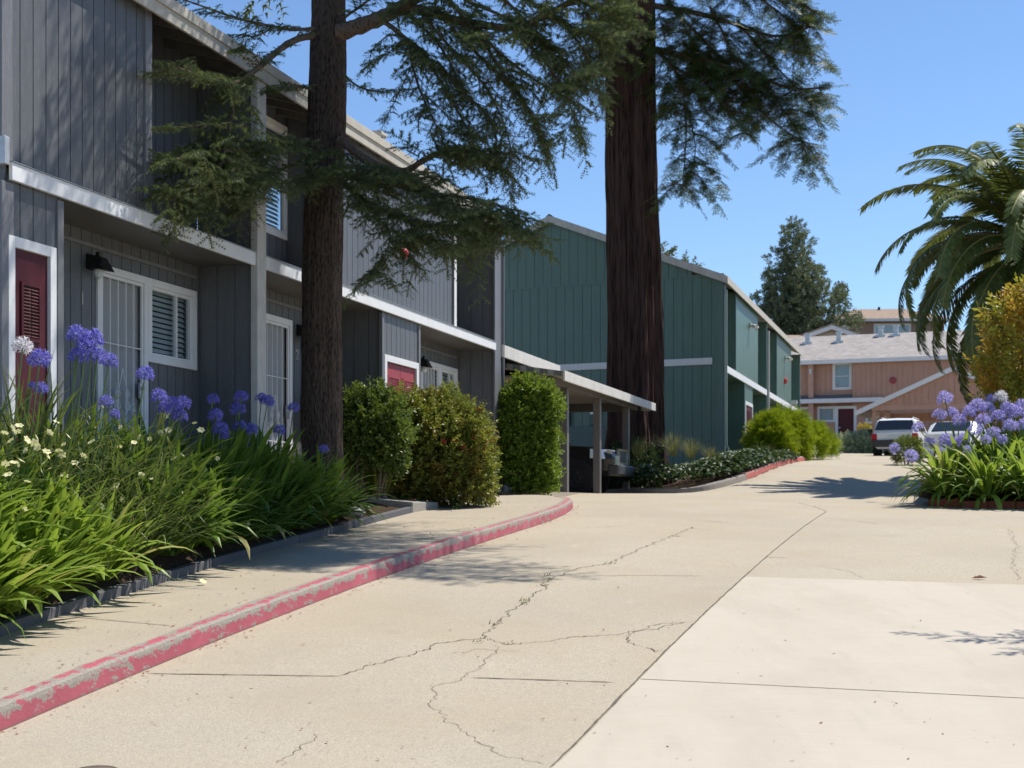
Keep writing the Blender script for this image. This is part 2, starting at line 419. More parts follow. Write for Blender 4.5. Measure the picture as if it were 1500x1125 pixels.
M['timber'] = m_paint('grey timber edging', (.10, .10, .108), .8, .5, 8)
M['brick'] = m_paint('brick edging', (.30, .09, .06), .85, .4, 12)
M['rock'] = m_concrete('pale rock', (.50, .48, .44), .3, .5, 40)
M['cedarbark'] = m_bark('cedar bark', (.016, .012, .010), (.092, .070, .057), 1, .30, 34, .04)
M['limbbark'] = m_bark('cedar limb bark', (.03, .022, .016), (.16, .12, .09), 1, .6, 22, .012)
M['redbark'] = m_bark('redwood bark', (.012, .007, .006), (.085, .050, .040), 1, .07, 15, .10)
M['cedar'] = m_leaf('cedar needles', (.036, .060, .028), (.205, .245, .105), .36, .5, .25, (.16, .20, .05))
M['redneedle'] = m_leaf('redwood needles', (.018, .036, .013), (.115, .15, .045), .30, .5, .25, (.16, .20, .03))
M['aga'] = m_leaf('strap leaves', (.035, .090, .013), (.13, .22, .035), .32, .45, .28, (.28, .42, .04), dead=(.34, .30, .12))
M['aga_sunlit'] = m_leaf('sunlit strap leaves', (.095, .17, .018), (.25, .36, .055), .36, .45, .28, (.42, .54, .06), dead=(.42, .36, .14))  # lit copy of the strap leaves: sunshine is put into the colour
M['iris'] = m_leaf('sword leaves', (.035, .065, .015), (.12, .17, .05), .28, .4, .3, (.26, .33, .06), dead=(.40, .34, .17))
M['stalk'] = m_plain('flower stalk', (.10, .17, .05), .5)
M['blue'] = m_leaf('blue petals', (.10, .10, .42), (.26, .25, .68), .35, .5, .2, (.35, .33, .9))
M['lilac'] = m_leaf('lilac petals', (.30, .27, .60), (.56, .52, .86), .35, .5, .2, (.6, .55, .95))
M['whitepetal'] = m_leaf('white petals', (.6, .55, .62), (.9, .88, .9), .3, .5, .2, (.9, .9, .9))
M['yellowpetal'] = m_leaf('pale yellow petals', (.66, .62, .30), (.86, .82, .50), .3, .5, .2, (.9, .88, .5))
M['hib'] = m_leaf('bush leaves', (.06, .095, .016), (.26, .30, .05), .3, .4, .4, (.40, .42, .05), (.24, .11, .035), 2.6, .55)
M['glossy'] = m_leaf('glossy shrub leaves', (.035, .075, .014), (.15, .20, .04), .25, .42, .3, (.28, .36, .05))
M['pitto'] = m_leaf('clipped shrub leaves', (.045, .10, .012), (.19, .28, .035), .3, .45, .28, (.36, .46, .04))
M['photinia'] = m_leaf('red tip leaves', (.14, .18, .02), (.38, .38, .055), .34, .45, .3, (.60, .52, .06), (.55, .22, .03), 1.6, .8)
M['juniper'] = m_leaf('golden juniper sprays', (.08, .15, .008), (.27, .34, .018), .3, .5, .25, (.45, .52, .02))
M['ball'] = m_leaf('clipped bush leaves', (.05, .09, .015), (.15, .20, .035), .3, .5, .3, (.3, .35, .05))
M['ivy'] = m_leaf('ivy leaves', (.012, .032, .010), (.04, .08, .022), .15, .5, .25, (.16, .24, .04))
M['grass'] = m_leaf('dry grass blades', (.06, .075, .025), (.20, .20, .08), .3, .6, .2, (.4, .4, .15))
M['palm'] = m_leaf('palm leaflets', (.038, .070, .016), (.19, .23, .065), .22, .42, .35, (.28, .32, .06))
M['palmrib'] = m_plain('palm rib', (.30, .28, .10), .5)
M['palmtrunk'] = m_bark('palm trunk bark', (.05, .035, .02), (.20, .15, .10), 1, 1, 9, .05)
M['farconifer'] = m_leaf('distant conifer', (.07, .10, .06), (.23, .26, .15), .2, .6, .2, (.2, .22, .08))
M['redflower'] = m_leaf('red petals', (.50, .04, .05), (.75, .14, .12), .3, .5, .2, (.8, .15, .12))
M['variegated'] = m_leaf('variegated leaves', (.10, .17, .06), (.50, .55, .38), .3, .4, .4, (.5, .55, .3))
M['shingle'] = m_shingle('grey roof shingles', (.36, .33, .31))
M['shingle_tan'] = m_shingle('tan roof shingles', (.34, .25, .19))
M['glass'] = m_glass('window glass')
M['glassdark'] = m_glass('dark car glass', (.10, .12, .13))
M['blind'] = m_plain('window blind', (.62, .66, .66), .6, var=.05)
M['curtain'] = m_plain('pale curtain', (.62, .66, .68), .8, var=.1)
M['tanwall'] = m_siding('tan wall', (.46, .38, .27), .1)
M['brownwall'] = m_siding('brown wall', (.27, .15, .10), .1)
M['carwhite'] = m_plain('white car paint', (.78, .79, .79), .22, 0, .6, .03)
M['carsilver'] = m_plain('silver car paint', (.58, .58, .55), .25, .25, .6, .03)
M['carblack'] = m_plain('black truck paint', (.012, .012, .014), .2, 0, .7, .03)
M['tyre'] = m_plain('tyre rubber', (.014, .014, .014), .8)
M['redlamp'] = m_plain('tail lamp', (.45, .02, .03), .2)
M['lamp'] = m_plain('headlamp', (.80, .84, .88), .1, .3, .8)
M['chrome'] = m_plain('chrome', (.62, .66, .70), .15, .9)
M['bumper'] = m_plain('grey bumper', (.05, .05, .05), .5)
M['meter'] = m_plain('grey meter box', (.085, .13, .125), .5)
M['bell'] = m_plain('red alarm bell', (.42, .035, .03), .4)
M['orange'] = m_plain('orange flag', (.75, .10, .03), .6)
M['leafbrown'] = m_plain('dry leaf', (.22, .07, .03), .8)
M['bin'] = m_plain('black bin plastic', (.02, .021, .022), .5)
# ------------------------------------------------------------------ setting
def lerp_tab(tab, y):
    if y <= tab[0][0]: a, b = tab[0], tab[1]
    elif y >= tab[-1][0]: a, b = tab[-2], tab[-1]
    else:
        for a, b in zip(tab[:-1], tab[1:]):
            if a[0] <= y <= b[0]: break
    return a[1] + (b[1] - a[1]) * (y - a[0]) / (b[0] - a[0])
def sheet(name, xs, ys, zf, mat, kind='structure'):
    mb = MB(); nx = len(xs)
    for y in ys:
        for x in xs: mb.v.append((x, y, zf(x, y)))
    for j in range(len(ys) - 1):
        for i in range(nx - 1):
            a = j * nx + i; mb.f.append((a, a + 1, a + nx + 1, a + nx)); mb.m.append(0)
    o = mb.build(name, mat, smooth=True); tag(o, kind=kind); return o
def fr_range(a, b, st):
    n = max(1, int(round((b - a) / st))); return [a + (b - a) * i / n for i in range(n + 1)]
tx = [-420, -220, -120, -70, -40, -22] + fr_range(-14, 34, 2) + [40, 50, 70, 110, 180, 300, 480]
ty = [-60, -20] + fr_range(-4, 100, 2) + fr_range(108, 260, 8) + [300, 380, 520, 760, 1000]
o = sheet('ground', tx, ty, lambda x, y: G(x, y) - (.16 if -15 < x < 35 and y < 101 else .16 * max(0, 1 - max(abs(x) - 35, 0) / 20)), M['terrain'])
tag(o, 'dry ground and hillside reaching behind the houses', 'ground')
drive = sheet('driveway', fr_range(-14, 34, .5), fr_range(-4, 60, .5) + fr_range(61, 100, 1), G, M['drive'])
tag(drive, 'cracked tan concrete driveway climbing between the townhouses', 'driveway')

# kerb beside the sidewalk
K1 = [(-5.39 + .285 * y, y) for y in (2, 4, 6, 8, 10, 12, 14, 16, 18)] + [(.02, 19.0), (.30, 20.0), (.58, 21.2), (.82, 22.5), (.98, 23.8), (1.06, 24.8), (1.04, 25.6), (.90, 26.3), (.62, 26.85), (.30, 27.1)]
K1Y = [(b, a) for a, b in K1]
def resample(pl, st):
    out = []; 
    for (x0, y0), (x1, y1) in zip(pl[:-1], pl[1:]):
        n = max(1, int(math.hypot(x1 - x0, y1 - y0) / st))
        out += [(x0 + (x1 - x0) * i / n, y0 + (y1 - y0) * i / n) for i in range(n)]
    return out + [pl[-1]]
def smooth_pl(pl, it=2):
    for _ in range(it):
        q = [pl[0]]
        for a, b in zip(pl[:-1], pl[1:]):
            q += [(a[0] * .75 + b[0] * .25, a[1] * .75 + b[1] * .25), (a[0] * .25 + b[0] * .75, a[1] * .25 + b[1] * .75)]
        pl = q + [pl[-1]]
    return pl
def kerb(name, pl, mat, hfun=lambda s, L: .15, width=.17, joints=(), zf=G):
    pl = resample(pl, .2); prof = [(0.0, -.06, -.02), (0.0, 0.0, 0.0), (.012, .72, .36), (.02, .90, .44), (.035, .98, .5), (.06, 1.02, .56), (width, 1.03, 1.0), (width + .001, -.4, 1.02)]
    L = 0; S = [0]
    for a, b in zip(pl[:-1], pl[1:]): L += math.hypot(b[0] - a[0], b[1] - a[1]); S.append(L)
    mb = MB(); uvs = []; k = len(prof)
    for i, (x, y) in enumerate(pl):
        a = pl[max(i - 1, 0)]; b = pl[min(i + 1, len(pl) - 1)]
        t = Vector((b[0] - a[0], b[1] - a[1], 0)).normalized(); nl = Vector((-t.y, t.x, 0))
        z0 = zf(x, y); h = hfun(S[i], L)
        jn = min([abs(S[i] - j) for j in joints] or [9])
        wob = .004 * noise.noise(Vector((x * 3, y * 3, 0))) + (.012 if jn < .08 else 0)
        for (o_, hh, v) in prof:
            p = Vector((x, y, 0)) + nl * (o_ + wob * (1 if .1 < hh < 1 else 0))
            mb.v.append((p.x, p.y, z0 + hh * h)); uvs.append((S[i], v))
    for i in range(len(pl) - 1):
        for j in range(k - 1): mb.f.append((i * k + j, (i + 1) * k + j, (i + 1) * k + j + 1, i * k + j + 1)); mb.m.append(0)
    mb.f.append(tuple(range(k))); mb.m.append(0); e = (len(pl) - 1) * k; mb.f.append(tuple(range(e + k - 1, e - 1, -1))); mb.m.append(0)
    o = mb.build(name, mat, smooth=False)
    ul = o.data.uv_layers.new(name='UVMap')
    for lp in o.data.loops: ul.data[lp.index].uv = uvs[lp.vertex_index]
    return o, pl
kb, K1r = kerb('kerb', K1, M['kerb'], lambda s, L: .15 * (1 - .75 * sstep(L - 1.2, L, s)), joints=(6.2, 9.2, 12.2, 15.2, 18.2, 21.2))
tag(kb, 'worn pink painted kerb along the near sidewalk', 'kerb', kind='structure')

BORD = [(2, -5.75), (6, -4.75), (10.45, -3.73), (12.3, -3.36), (15, -2.74), (17.6, -2.10), (21.3, -1.36)]
def zs(y): return EYE + min(rel(y) + .15, .195)
GO = Vector((-8.4, 0)); 
def plane_x(y): return -8.4 + .2952 * y
mb = MB(); ys = fr_range(2, 27.1, .25); nx = 7
for y in ys:
    xr = lerp_tab(K1Y, y) - .12
    if y > 25.2: xr = max(xr, lerp_tab([(25.2, .88), (27.1, .2)], y))
    xl = lerp_tab(BORD, y) if y < 20.9 else plane_x(y) - .9
    for i in range(nx): mb.v.append((xl + (xr - xl) * i / (nx - 1), y, zs(y)))
for j in range(len(ys) - 1):
    for i in range(nx - 1):
        a = j * nx + i; mb.f.append((a, a + 1, a + nx + 1, a + nx)); mb.m.append(0)
walk = mb.build('sidewalk', M['walk'], smooth=True)
tag(walk, 'narrow concrete sidewalk between the pink kerb and the planting bed', 'sidewalk', kind='structure')

def ribbon(mb, pts, w0, dz, jit=0.0, seed=0, zf=None, sub=.06):
    """thin irregular strip lying on the ground"""
    rr = random.Random(seed); P2 = []
    for a, b in zip(pts[:-1], pts[1:]):
        n = max(1, int((b - a).length / sub))
        P2 += [a.lerp(b, i / n) for i in range(n)]
    P2.append(pts[-1]); L = []; Rr = []
    for i, p in enumerate(P2):
        t = (P2[min(i + 1, len(P2) - 1)] - P2[max(i - 1, 0)]); t.z = 0; t.normalize(); nn = Vector((-t.y, t.x, 0))
        q = p + nn * (jit * noise.noise(Vector((p.x * 5, p.y * 5, seed))) + jit * .8 * (rr.random() - .5))
        ww = w0 * (.45 + .9 * abs(noise.noise(Vector((p.x * 4, p.y * 4, seed + 9)))) + .35 * rr.random())
        if jit and (i == 0 or i == len(P2) - 1): ww *= .2
        z = (zf or G)
        for s_, arr in ((-1, L), (1, Rr)):
            r_ = q + nn * s_ * ww / 2; arr.append((r_.x, r_.y, z(r_.x, r_.y) + dz))
    b = len(mb.v); n = len(L); mb.v += L + Rr
    for i in range(n - 1): mb.f.append((b + i, b + n + i, b + n + i + 1, b + i + 1)); mb.m.append(0)
CR = [([(500, 990), (530, 980), (560, 972), (615, 955), (640, 944), (665, 940), (708, 935), (718, 922), (735, 905), (765, 885), (798, 860), (805, 848), (850, 832), (893, 826), (930, 808), (985, 785), (1015, 772)], .011),
      ([(708, 935), (722, 939), (740, 944), (790, 940), (830, 936), (900, 930), (960, 921), (1006, 912)], .010),
      ([(722, 945), (724, 960), (690, 985), (655, 1002), (636, 1010), (638, 1035), (660, 1060), (700, 1085), (735, 1105), (800, 1120)], .005),
      ([(660, 958), (700, 952), (760, 955)], .007), ([(400, 1122), (430, 1105), (450, 1090), (470, 1075)], .005),
      ([(795, 845), (840, 842), (900, 843)], .007), ([(1170, 737), (1195, 743), (1212, 750)], .012), ([(1205, 759), (1240, 762), (1290, 768)], .014),
      ([(1190, 828), (1240, 836), (1270, 847)], .006), ([(915, 933), (950, 917), (1012, 911)], .008), ([(948, 948), (960, 955), (972, 953)], .012),
      ([(920, 933), (925, 945), (945, 947)], .010), ([(1010, 773), (1050, 778)], .008), ([(1478, 775), (1490, 800), (1483, 830), (1492, 850)], .006),
      ([(935, 756), (1010, 760), (1060, 765)], .010), ([(830, 775), (880, 773), (930, 768)], .008), ([(1060, 725), (1110, 726), (1170, 720)], .008)]
for i, (pl, w0) in enumerate(CR):
    mb = MB(); ribbon(mb, [on_ground(*p) for p in pl], w0, .0045, .055, i, sub=.035)
    mb.build('crack', M['crack'], drive)
for pl in ([(215, 987), (350, 989), (500, 991)], [(690, 993), (900, 1000)], [(805, 1125), (1090, 845), (1210, 750)], [(900, 843), (1030, 844)], [(1120, 816), (1160, 818)], [(1005, 763), (1070, 766)]):
    mb = MB(); ribbon(mb, [on_ground(*p) for p in pl], .016, .004, .006, 3)
    mb.build('joint_line', M['joint'], drive)
for yy, x0 in ((14.0, None), (11.2, None), (17.0, None), (19.8, None)):
    mb = MB(); a = lerp_tab(BORD, yy) + .1; b = lerp_tab(K1Y, yy - .6) - .2
    ribbon(mb, [Vector((a, yy, 0)), Vector((b, yy - .4, 0))], .014, .004, .004, 5, zf=lambda x, y: zs(y))
    mb.build('joint_line', M['joint'], walk)
# weeds in the crack
wd = Soup()
for (x, y) in ((803, 850), (800, 858), (768, 884), (766, 880), (806, 843), (720, 915), (706, 940), (893, 826), (745, 943), (985, 786)):
    c = on_ground(x + rnd.uniform(-3, 3), y)
    for k in range(12):
        a = rnd.uniform(0, 6.28); l = rnd.uniform(.015, .04); q = c + Vector((rnd.gauss(0, .035), rnd.gauss(0, .05), 0))
        d = Vector((math.cos(a), math.sin(a), rnd.uniform(.4, 1.2))) * l; s_ = Vector((-math.sin(a), math.cos(a), 0)) * .006
        wd.put(proto([(q - s_, q + s_, q + d)]), (0, 0, 0), np.eye(3))
o = wd.build('weeds', M['grass']); tag(o, 'tiny weeds sprouting in the driveway cracks', 'weeds', kind='stuff')

# new slab panels
sd = Vector((.2990, .9543, 0)); sn = Vector((.955, -.21, 0)).normalized()
S0 = Vector((2.33, 14.4, 0))
mb = MB()
for (t0, t1, c0, c1) in ((0, 4.93, 0, 9), (4.945, 11.0, 0, 9)):
    n1, n2 = 24, 18
    b = len(mb.v)
    for i in range(n1 + 1):
        for j in range(n2 + 1):
            p = S0 - sd * (t0 + (t1 - t0) * i / n1) + sn * (c0 + (c1 - c0) * j / n2 + .012)
            mb.v.append((p.x, p.y, G(p.x, p.y) + .006))
    for i in range(n1):
        for j in range(n2):
            a = b + i * (n2 + 1) + j; mb.f.append((a, a + 1, a + n2 + 2, a + n2 + 1)); mb.m.append(0)
slab = mb.build('parking_pavement', M['slab'], smooth=True)
tag(slab, 'pale new concrete parking pad in two panels', 'pavement', kind='structure')
# cover
cc = on_ground(138, 1132)
cv = thing('utility_cover', 'small round metal utility cover in a pale concrete collar near the kerb', 'utility cover', cc)
def disc(mb, c, r0, r1, dz, n=40, tilt=None):
    b = len(mb.v)
    for r in (r0, r1):
        for i in range(n):
            a = 6.2832 * i / n; x = c.x + r * math.cos(a); y = c.y + r * math.sin(a); mb.v.append((x, y, G(x, y) + dz))
    for i in range(n):
        j = (i + 1) % n; mb.f.append((b + i, b + n + i, b + n + j, b + j)); mb.m.append(0)
mb = MB(); disc(mb, cc, .125, .168, .008); mb.build('collar', M['walk'], cv)
mb = MB(); disc(mb, cc, .0, .122, .005)
for k in range(-3, 4):
    for q in range(-3, 4):
        if k * k + q * q < 11: mb.box(cc.x + k * .03 - .008, cc.x + k * .03 + .008, cc.y + q * .03 - .004, cc.y + q * .03 + .004, cc.z, cc.z + .010)
mb.build('lid', m_plain('rusty cover lid', (.16, .12, .10), .7, .3, var=.4), cv)

# ------------------------------------------------------------------ openings
def frame_boxes(mb, fr, u0, u1, z0, z1, w0, w1, t, bottom=True, mi=0):
    fr.box(mb, u0, u0 + t, w0, w1, z0, z1, mi); fr.box(mb, u1 - t, u1, w0, w1, z0, z1, mi)
    fr.box(mb, u0 + t, u1 - t, w0, w1, z1 - t, z1, mi)
    if bottom: fr.box(mb, u0 + t, u1 - t, w0, w1, z0, z0 + t, mi)
def window(parent, fr, u0, u1, z0, z1, w_, trim=.085, style='slider', cover='blind', mat='white', glass='glass'):
    mb = MB(); frame_boxes(mb, fr, u0, u1, z0, z1, w_ - .02, w_ + .028, trim)
    win = mb.build('window', M[mat], parent, bevel=.004, seg=1)
    a, b, c, d = u0 + trim, u1 - trim, z0 + trim, z1 - trim; t = .035
    mb = MB(); frame_boxes(mb, fr, a, b, c, d, w_ - .06, w_ - .004, t)
    if style == 'slider': fr.box(mb, (a + b) / 2 + .12, (a + b) / 2 + .16, w_ - .055, w_ - .012, c + t, d - t)
    if style == 'hung': fr.box(mb, a + t, b - t, w_ - .055, w_ - .008, (c + d) / 2 - .025, (c + d) / 2 + .025)
    mb.build('sash', M[mat], win)
    mb = MB(); fr.box(mb, a + t, b - t, w_ - .040, w_ - .034, c + t, d - t); mb.build('pane', M[glass], win)
    mb = MB()
    if cover == 'blind':
        n = max(6, int((d - c) / .062))
        for i in range(n):
            z = c + (d - c) * (i + .5) / n; h = (d - c) / n * .47
            mb.hexa([fr.p(a, -.105 + w_, z - h), fr.p(b, -.105 + w_, z - h), fr.p(b, -.135 + w_, z + h * .6), fr.p(a, -.135 + w_, z + h * .6),
                     fr.p(a, -.100 + w_, z - h + .003), fr.p(b, -.100 + w_, z - h + .003), fr.p(b, -.130 + w_, z + h * .6 + .003), fr.p(a, -.130 + w_, z + h * .6 + .003)])
        mb.build('blind', M['blind'], win)
    elif cover == 'curtain':
        n = 22
        for i in range(n):
            ua = a + (b - a) * i / n; ub = a + (b - a) * (i + 1) / n; k = .02 * (i % 2); k2 = .02 * ((i + 1) % 2)
            mb.poly([fr.p(ua, w_ - .12 - k, c), fr.p(ub, w_ - .12 - k2, c), fr.p(ub, w_ - .12 - k2, d), fr.p(ua, w_ - .12 - k, d)])
        mb.build('curtain', M['curtain'], win)
    mb = MB(); fr.box(mb, a - .02, b + .02, w_ - .6, w_ - .58, c - .02, d + .02); mb.build('room_dark', M['dark'], win)  # dark sheet standing in for the unlit room
    return win
def spiral(c, r, t0, t1, n, fr, w_, k=.35):
    pts = []
    for i in range(n):
        f = i / (n - 1); a = t0 + (t1 - t0) * f; q = r * (1 - (1 - k) * f)
        pts.append(fr.p(c[0] + q * math.cos(a), w_, c[1] + q * math.sin(a)))
    return pts
def gate_door(parent, fr, u0, u1, z0, z1, w_, hand=1):
    """white framed entry door behind an iron security gate"""
    t = .085
    mb = MB(); frame_boxes(mb, fr, u0, u1, z0, z1, w_ - .03, w_ + .028, t, bottom=False)
    dr = mb.build('front_door', M['white'], parent, bevel=.004, seg=1)
    a, b, d = u0 + t, u1 - t, z1 - t
    mb = MB(); fr.box(mb, a, b, w_ - .09, w_ - .05, z0, d); mb.build('door_panel', M['doorwhite'], dr)
    mb = MB(); g0, g1 = w_ - .012, w_ + .012
    frame_boxes(mb, fr, a + .004, b - .004, z0 + .02, d - .004, g0, g1, .035)
    n = 5
    for i in range(1, n):
        u = a + .035 + (b - a - .07) * i / n; fr.box(mb, u - .006, u + .006, g0 + .004, g1 - .006, z0 + .055, d - .04)
    hgt = d - z0
    for f in (.30, .68): fr.box(mb, a + .038, b - .038, g0 + .007, g1 - .009, z0 + hgt * f - .006, z0 + hgt * f + .006)
    gate = mb.build('security_gate', M['white'], dr)
    mb = MB(); um = (a + b) / 2; zc = z0 + hgt * .42; ww = w_ + .010
    for s_ in (-1, 1):
        mb.tube([fr.p(um, ww, zc - .36), fr.p(um + s_ * .07, ww, zc - .22), fr.p(um + s_ * .11, ww, zc - .05), fr.p(um + s_ * .085, ww, zc + .12), fr.p(um + s_ * .03, ww, zc + .26), fr.p(um, ww, zc + .36)], .006, 5)
        for dz, rr_ in ((-.06, .06), (.08, .055)):
            mb.tube(spiral((um + s_ * .09, zc + dz), rr_, math.pi / 2, math.pi / 2 - s_ * 9, 22, fr, ww), .005, 4)
        mb.tube(spiral((um + s_ * .20, zc - .08), .06, -math.pi / 2, -math.pi / 2 + s_ * 8, 18, fr, ww), .005, 4)
    mb.build('scroll', M['white'], dr)
    mb = MB(); uk = b - .06; fr.box(mb, uk - .05, uk + .03, g1, g1 + .02, z0 + hgt * .44, z0 + hgt * .44 + .18); mb.tube([fr.p(uk - .01, g1 + .02, z0 + hgt * .49), fr.p(uk - .01, g1 + .06, z0 + hgt * .49)], .018, 8)
    mb.build('handle', M['steel'], dr)
    return dr
def set_uv(o, ax, ay):
    ul = o.data.uv_layers.new(name='UVMap'); ax = Vector(ax); ay = Vector(ay)
    for lp in o.data.loops:
        c = o.data.vertices[lp.vertex_index].co; ul.data[lp.index].uv = (c.dot(ax), c.dot(ay))
def wall_lamp(parent, fr, u, w_, z):
    mb = MB()
    fr.box(mb, u - .06, u + .06, w_, w_ + .03, z - .06, z + .10)
    c = [fr.p(u - .11, w_ + .03, z - .05), fr.p(u + .11, w_ + .03, z - .05), fr.p(u + .11, w_ + .25, z - .09), fr.p(u - .11, w_ + .25, z - .09)]
    t = [fr.p(u - .06, w_ + .05, z + .09), fr.p(u + .06, w_ + .05, z + .09), fr.p(u + .06, w_ + .18, z + .06), fr.p(u - .06, w_ + .18, z + .06)]
    mb.prism(c, t); mb.ball(fr.p(u, w_ + .11, z + .10), .028); mb.ball(fr.p(u - .09, w_ + .2, z - .03), .02); mb.ball(fr.p(u + .09, w_ + .2, z - .03), .02)
    lp = mb.build('wall_lamp', M['black'], parent)
    mb = MB(); mb.ball(fr.p(u, w_ + .12, z - .10), .062, sq=(1, 1, 1.1)); mb.build('lamp_glass', M['curtain'], lp)
DIG = {'1': [[(.5, 0), (.5, 1)]], '2': [[(0, .78), (.12, .95), (.5, 1.02), (.88, .92), (.95, .7), (.7, .45), (0, 0), (1, 0)]],
       '3': [[(0, .9), (.4, 1.02), (.9, .88), (.85, .62), (.4, .53), (.9, .42), (.95, .15), (.5, -.02), (0, .1)]]}
def number(parent, fr, ch, u, w_, z, h=.13, mat='weathered'):
    mb = MB()
    for pl in DIG[ch]: mb.tube([fr.p(u + (x - .5) * h * .55, w_ + .008, z + y * h) for x, y in pl], .009, 5)
    mb.build('house_number', M[mat], parent)

# ------------------------------------------------------------------ grey townhouses
gf = Fr((-8.4, 0), (.2831, .9591), (.9591, -.2831))
gt = thing('grey_townhouse', 'charcoal grey board-sided townhouse row with white belt trim behind the sidewalk conifer', 'townhouse', gf.p(13.5, 0, 1.5))
FZ = 1.68; W0 = -.75; UE = 28.83
EZ = 6.84
def rz(w_): return EZ - .33 * w_ if w_ > -4.25 else EZ + .33 * 4.25 - .33 * (-4.25 - w_)
mb = MB()
siding(mb, gf, 13.5, 15.92, 4.58, EZ, 0, phase=13.52)
D1 = (13.52, 14.26, 1.5, 3.95)
siding(mb, gf, 13.5, 14.35, 1.0, 4.50, 0, phase=13.52, holes=[(D1[0], D1[1], D1[2], D1[3])])
H1 = [(16.13, 17.18, 1.5, 4.15), (17.18, 18.33, 3.17, 4.15)]
H2 = [(20.03, 21.08, 1.5, 4.13)]
H3 = [(26.42, 27.46, 1.5, 4.11), (27.46, 28.46, 3.15, 4.11)]
siding(mb, gf, 14.35, 18.39, 1.0, 4.5, W0, phase=14.45, holes=H1)
siding(mb, gf, 18.58, 22.7, 1.0, 4.5, W0, phase=18.6, holes=H2)
siding(mb, gf, 24.3, 28.5, 1.0, 4.5, W0, phase=24.4, holes=H3)
C3 = (22.76, 24.26, 1.5, 3.80)
siding(mb, gf, 22.7, 24.3, 1.0, 4.50, 0, phase=22.7, holes=[C3])
siding(mb, gf, W0, 0, 1.0, 4.5, 22.7, along='w', phase=-.7, pitch=.24)
UW = (20.03, 20.98, 5.24, 6.84)
siding(mb, gf, 15.92, 18.39, 4.5, rz(W0), W0, phase=15.98)
siding(mb, gf, 18.58, 20.9, 4.5, rz(W0), W0, phase=18.6, holes=[UW])
siding(mb, gf, 26.09, 28.5, 4.5, rz(W0), W0, phase=26.1)
siding(mb, gf, 20.9, 26.09, 4.58, EZ, 0, phase=20.95)
siding(mb, gf, W0, 0, 4.5, rz, 20.9, along='w', phase=-.72, pitch=.24)
for uu in (18.39, 28.5): siding(mb, gf, W0, -.002, 1.0, rz, uu, along='w', phase=-.72, pitch=.24)
siding(mb, gf, -8.5, 0, 0.5, rz, 13.5, along='w', phase=-.1)
gf.box(mb, 18.41, 18.58, W0, -.012, 1.0, EZ); gf.box(mb, 28.52, UE, -8.5, -.012, .8, EZ - .01)
gf.box(mb, 14.33, 14.35, W0, -.014, 1.0, 4.5); gf.box(mb, 15.90, 15.92, W0, -.014, 4.58, EZ); gf.box(mb, 24.28, 24.3, W0, -.014, 1.0, 4.5); gf.box(mb, 26.07, 26.09, W0, -.014, 4.58, EZ)
gf.box(mb, 13.6, UE, -8.5, -8.4, .5, 6.6)
wl = mb.build('wall', M['grey'], gt)
mb = MB(); gf.box(mb, 13.52, UE - .01, W0 + .002, -.016, 4.47, 4.56); mb.build('porch_ceiling', M['soffit'], gt)
mb = MB()
for (u0, u1, z0, z1) in ((13.42, 13.60, 1.0, 4.42), (15.87, 16.00, 4.62, EZ - .03), (14.28, 14.38, 1.0, 4.42), (24.26, 24.34, 1.0, 4.42), (22.66, 22.74, 1.0, 4.42), (26.03, 26.13, 4.62, EZ - .01), (20.86, 20.95, 4.62, EZ - .01), (13.42, 13.58, 4.62, EZ - .03)):
    mb = MB(); gf.box(mb, u0, u1, -.03, .022, z0, z1); mb.build('corner_trim', M['grey_trim'], gt, bevel=.003, seg=1)
mb = MB(); gf.box(mb, 28.44, UE + .02, -.008, .026, 1.5, EZ - .05)
mb.build('corner_trim', M['grey_trim'], gt, bevel=.003, seg=1)
mb = MB(); gf.box(mb, 18.36, 18.60, -.008, .085, 1.2, EZ - .03); mb.build('post', M['weathered'], gt, bevel=.006)
mb = MB(); gf.box(mb, 26.02, 26.14, .0235, .034, 4.62, EZ - .03); mb.build('corner_board', M['white'], gt)
mb = MB()
for u0, u1 in ((13.52, 18.355), (18.605, 24.6), (24.606, 28.40)): gf.box(mb, u0, u1, .0235, .062, 4.44, 4.60)
mb.build('belt_trim', M['white'], gt, bevel=.005)
mb = MB()
for u0, u1 in ((13.52, 18.35), (18.61, 28.40)):
    mb.hexa([gf.p(u0, .075, 4.603), gf.p(u1, .075, 4.603), gf.p(u1, -.0, 4.605), gf.p(u0, -.0, 4.605), gf.p(u0, .075, 4.608), gf.p(u1, .075, 4.608), gf.p(u1, -.0, 4.625), gf.p(u0, -.0, 4.625)])
mb.build('flashing', M['steel'], gt)
mb = MB()      # roof
for (wa, wb) in ((.095, -4.25), (-8.6, -4.25)):
    za, zb = rz(wa) + .01, rz(wb) + .01
    mb.prism([gf.p(13.0, wa, za), gf.p(UE + .25, wa, za), gf.p(UE + .25, wb, zb), gf.p(13.0, wb, zb)], [gf.p(13.0, wa, za + .13), gf.p(UE + .25, wa, za + .13), gf.p(UE + .25, wb, zb + .13), gf.p(13.0, wb, zb + .13)])
ro = mb.build('roof', M['shingle'], gt); set_uv(ro, gf.d, gf.n)
mb = MB()
u = 13.3
while u < UE:
    if not any(abs(u - q) < .12 for q in (18.5,)): 
        mb.hexa([gf.p(u, .09, rz(.09) - .10), gf.p(u + .045, .09, rz(.09) - .10), gf.p(u + .045, W0 + .01, rz(W0) - .14), gf.p(u, W0 + .01, rz(W0) - .14),
             gf.p(u, .09, rz(.09) + .005), gf.p(u + .045, .09, rz(.09) + .005), gf.p(u + .045, W0 + .01, rz(W0) + .005), gf.p(u, W0 + .01, rz(W0) + .005)])
    u += .61
mb.build('rafter', M['soffit'], gt)
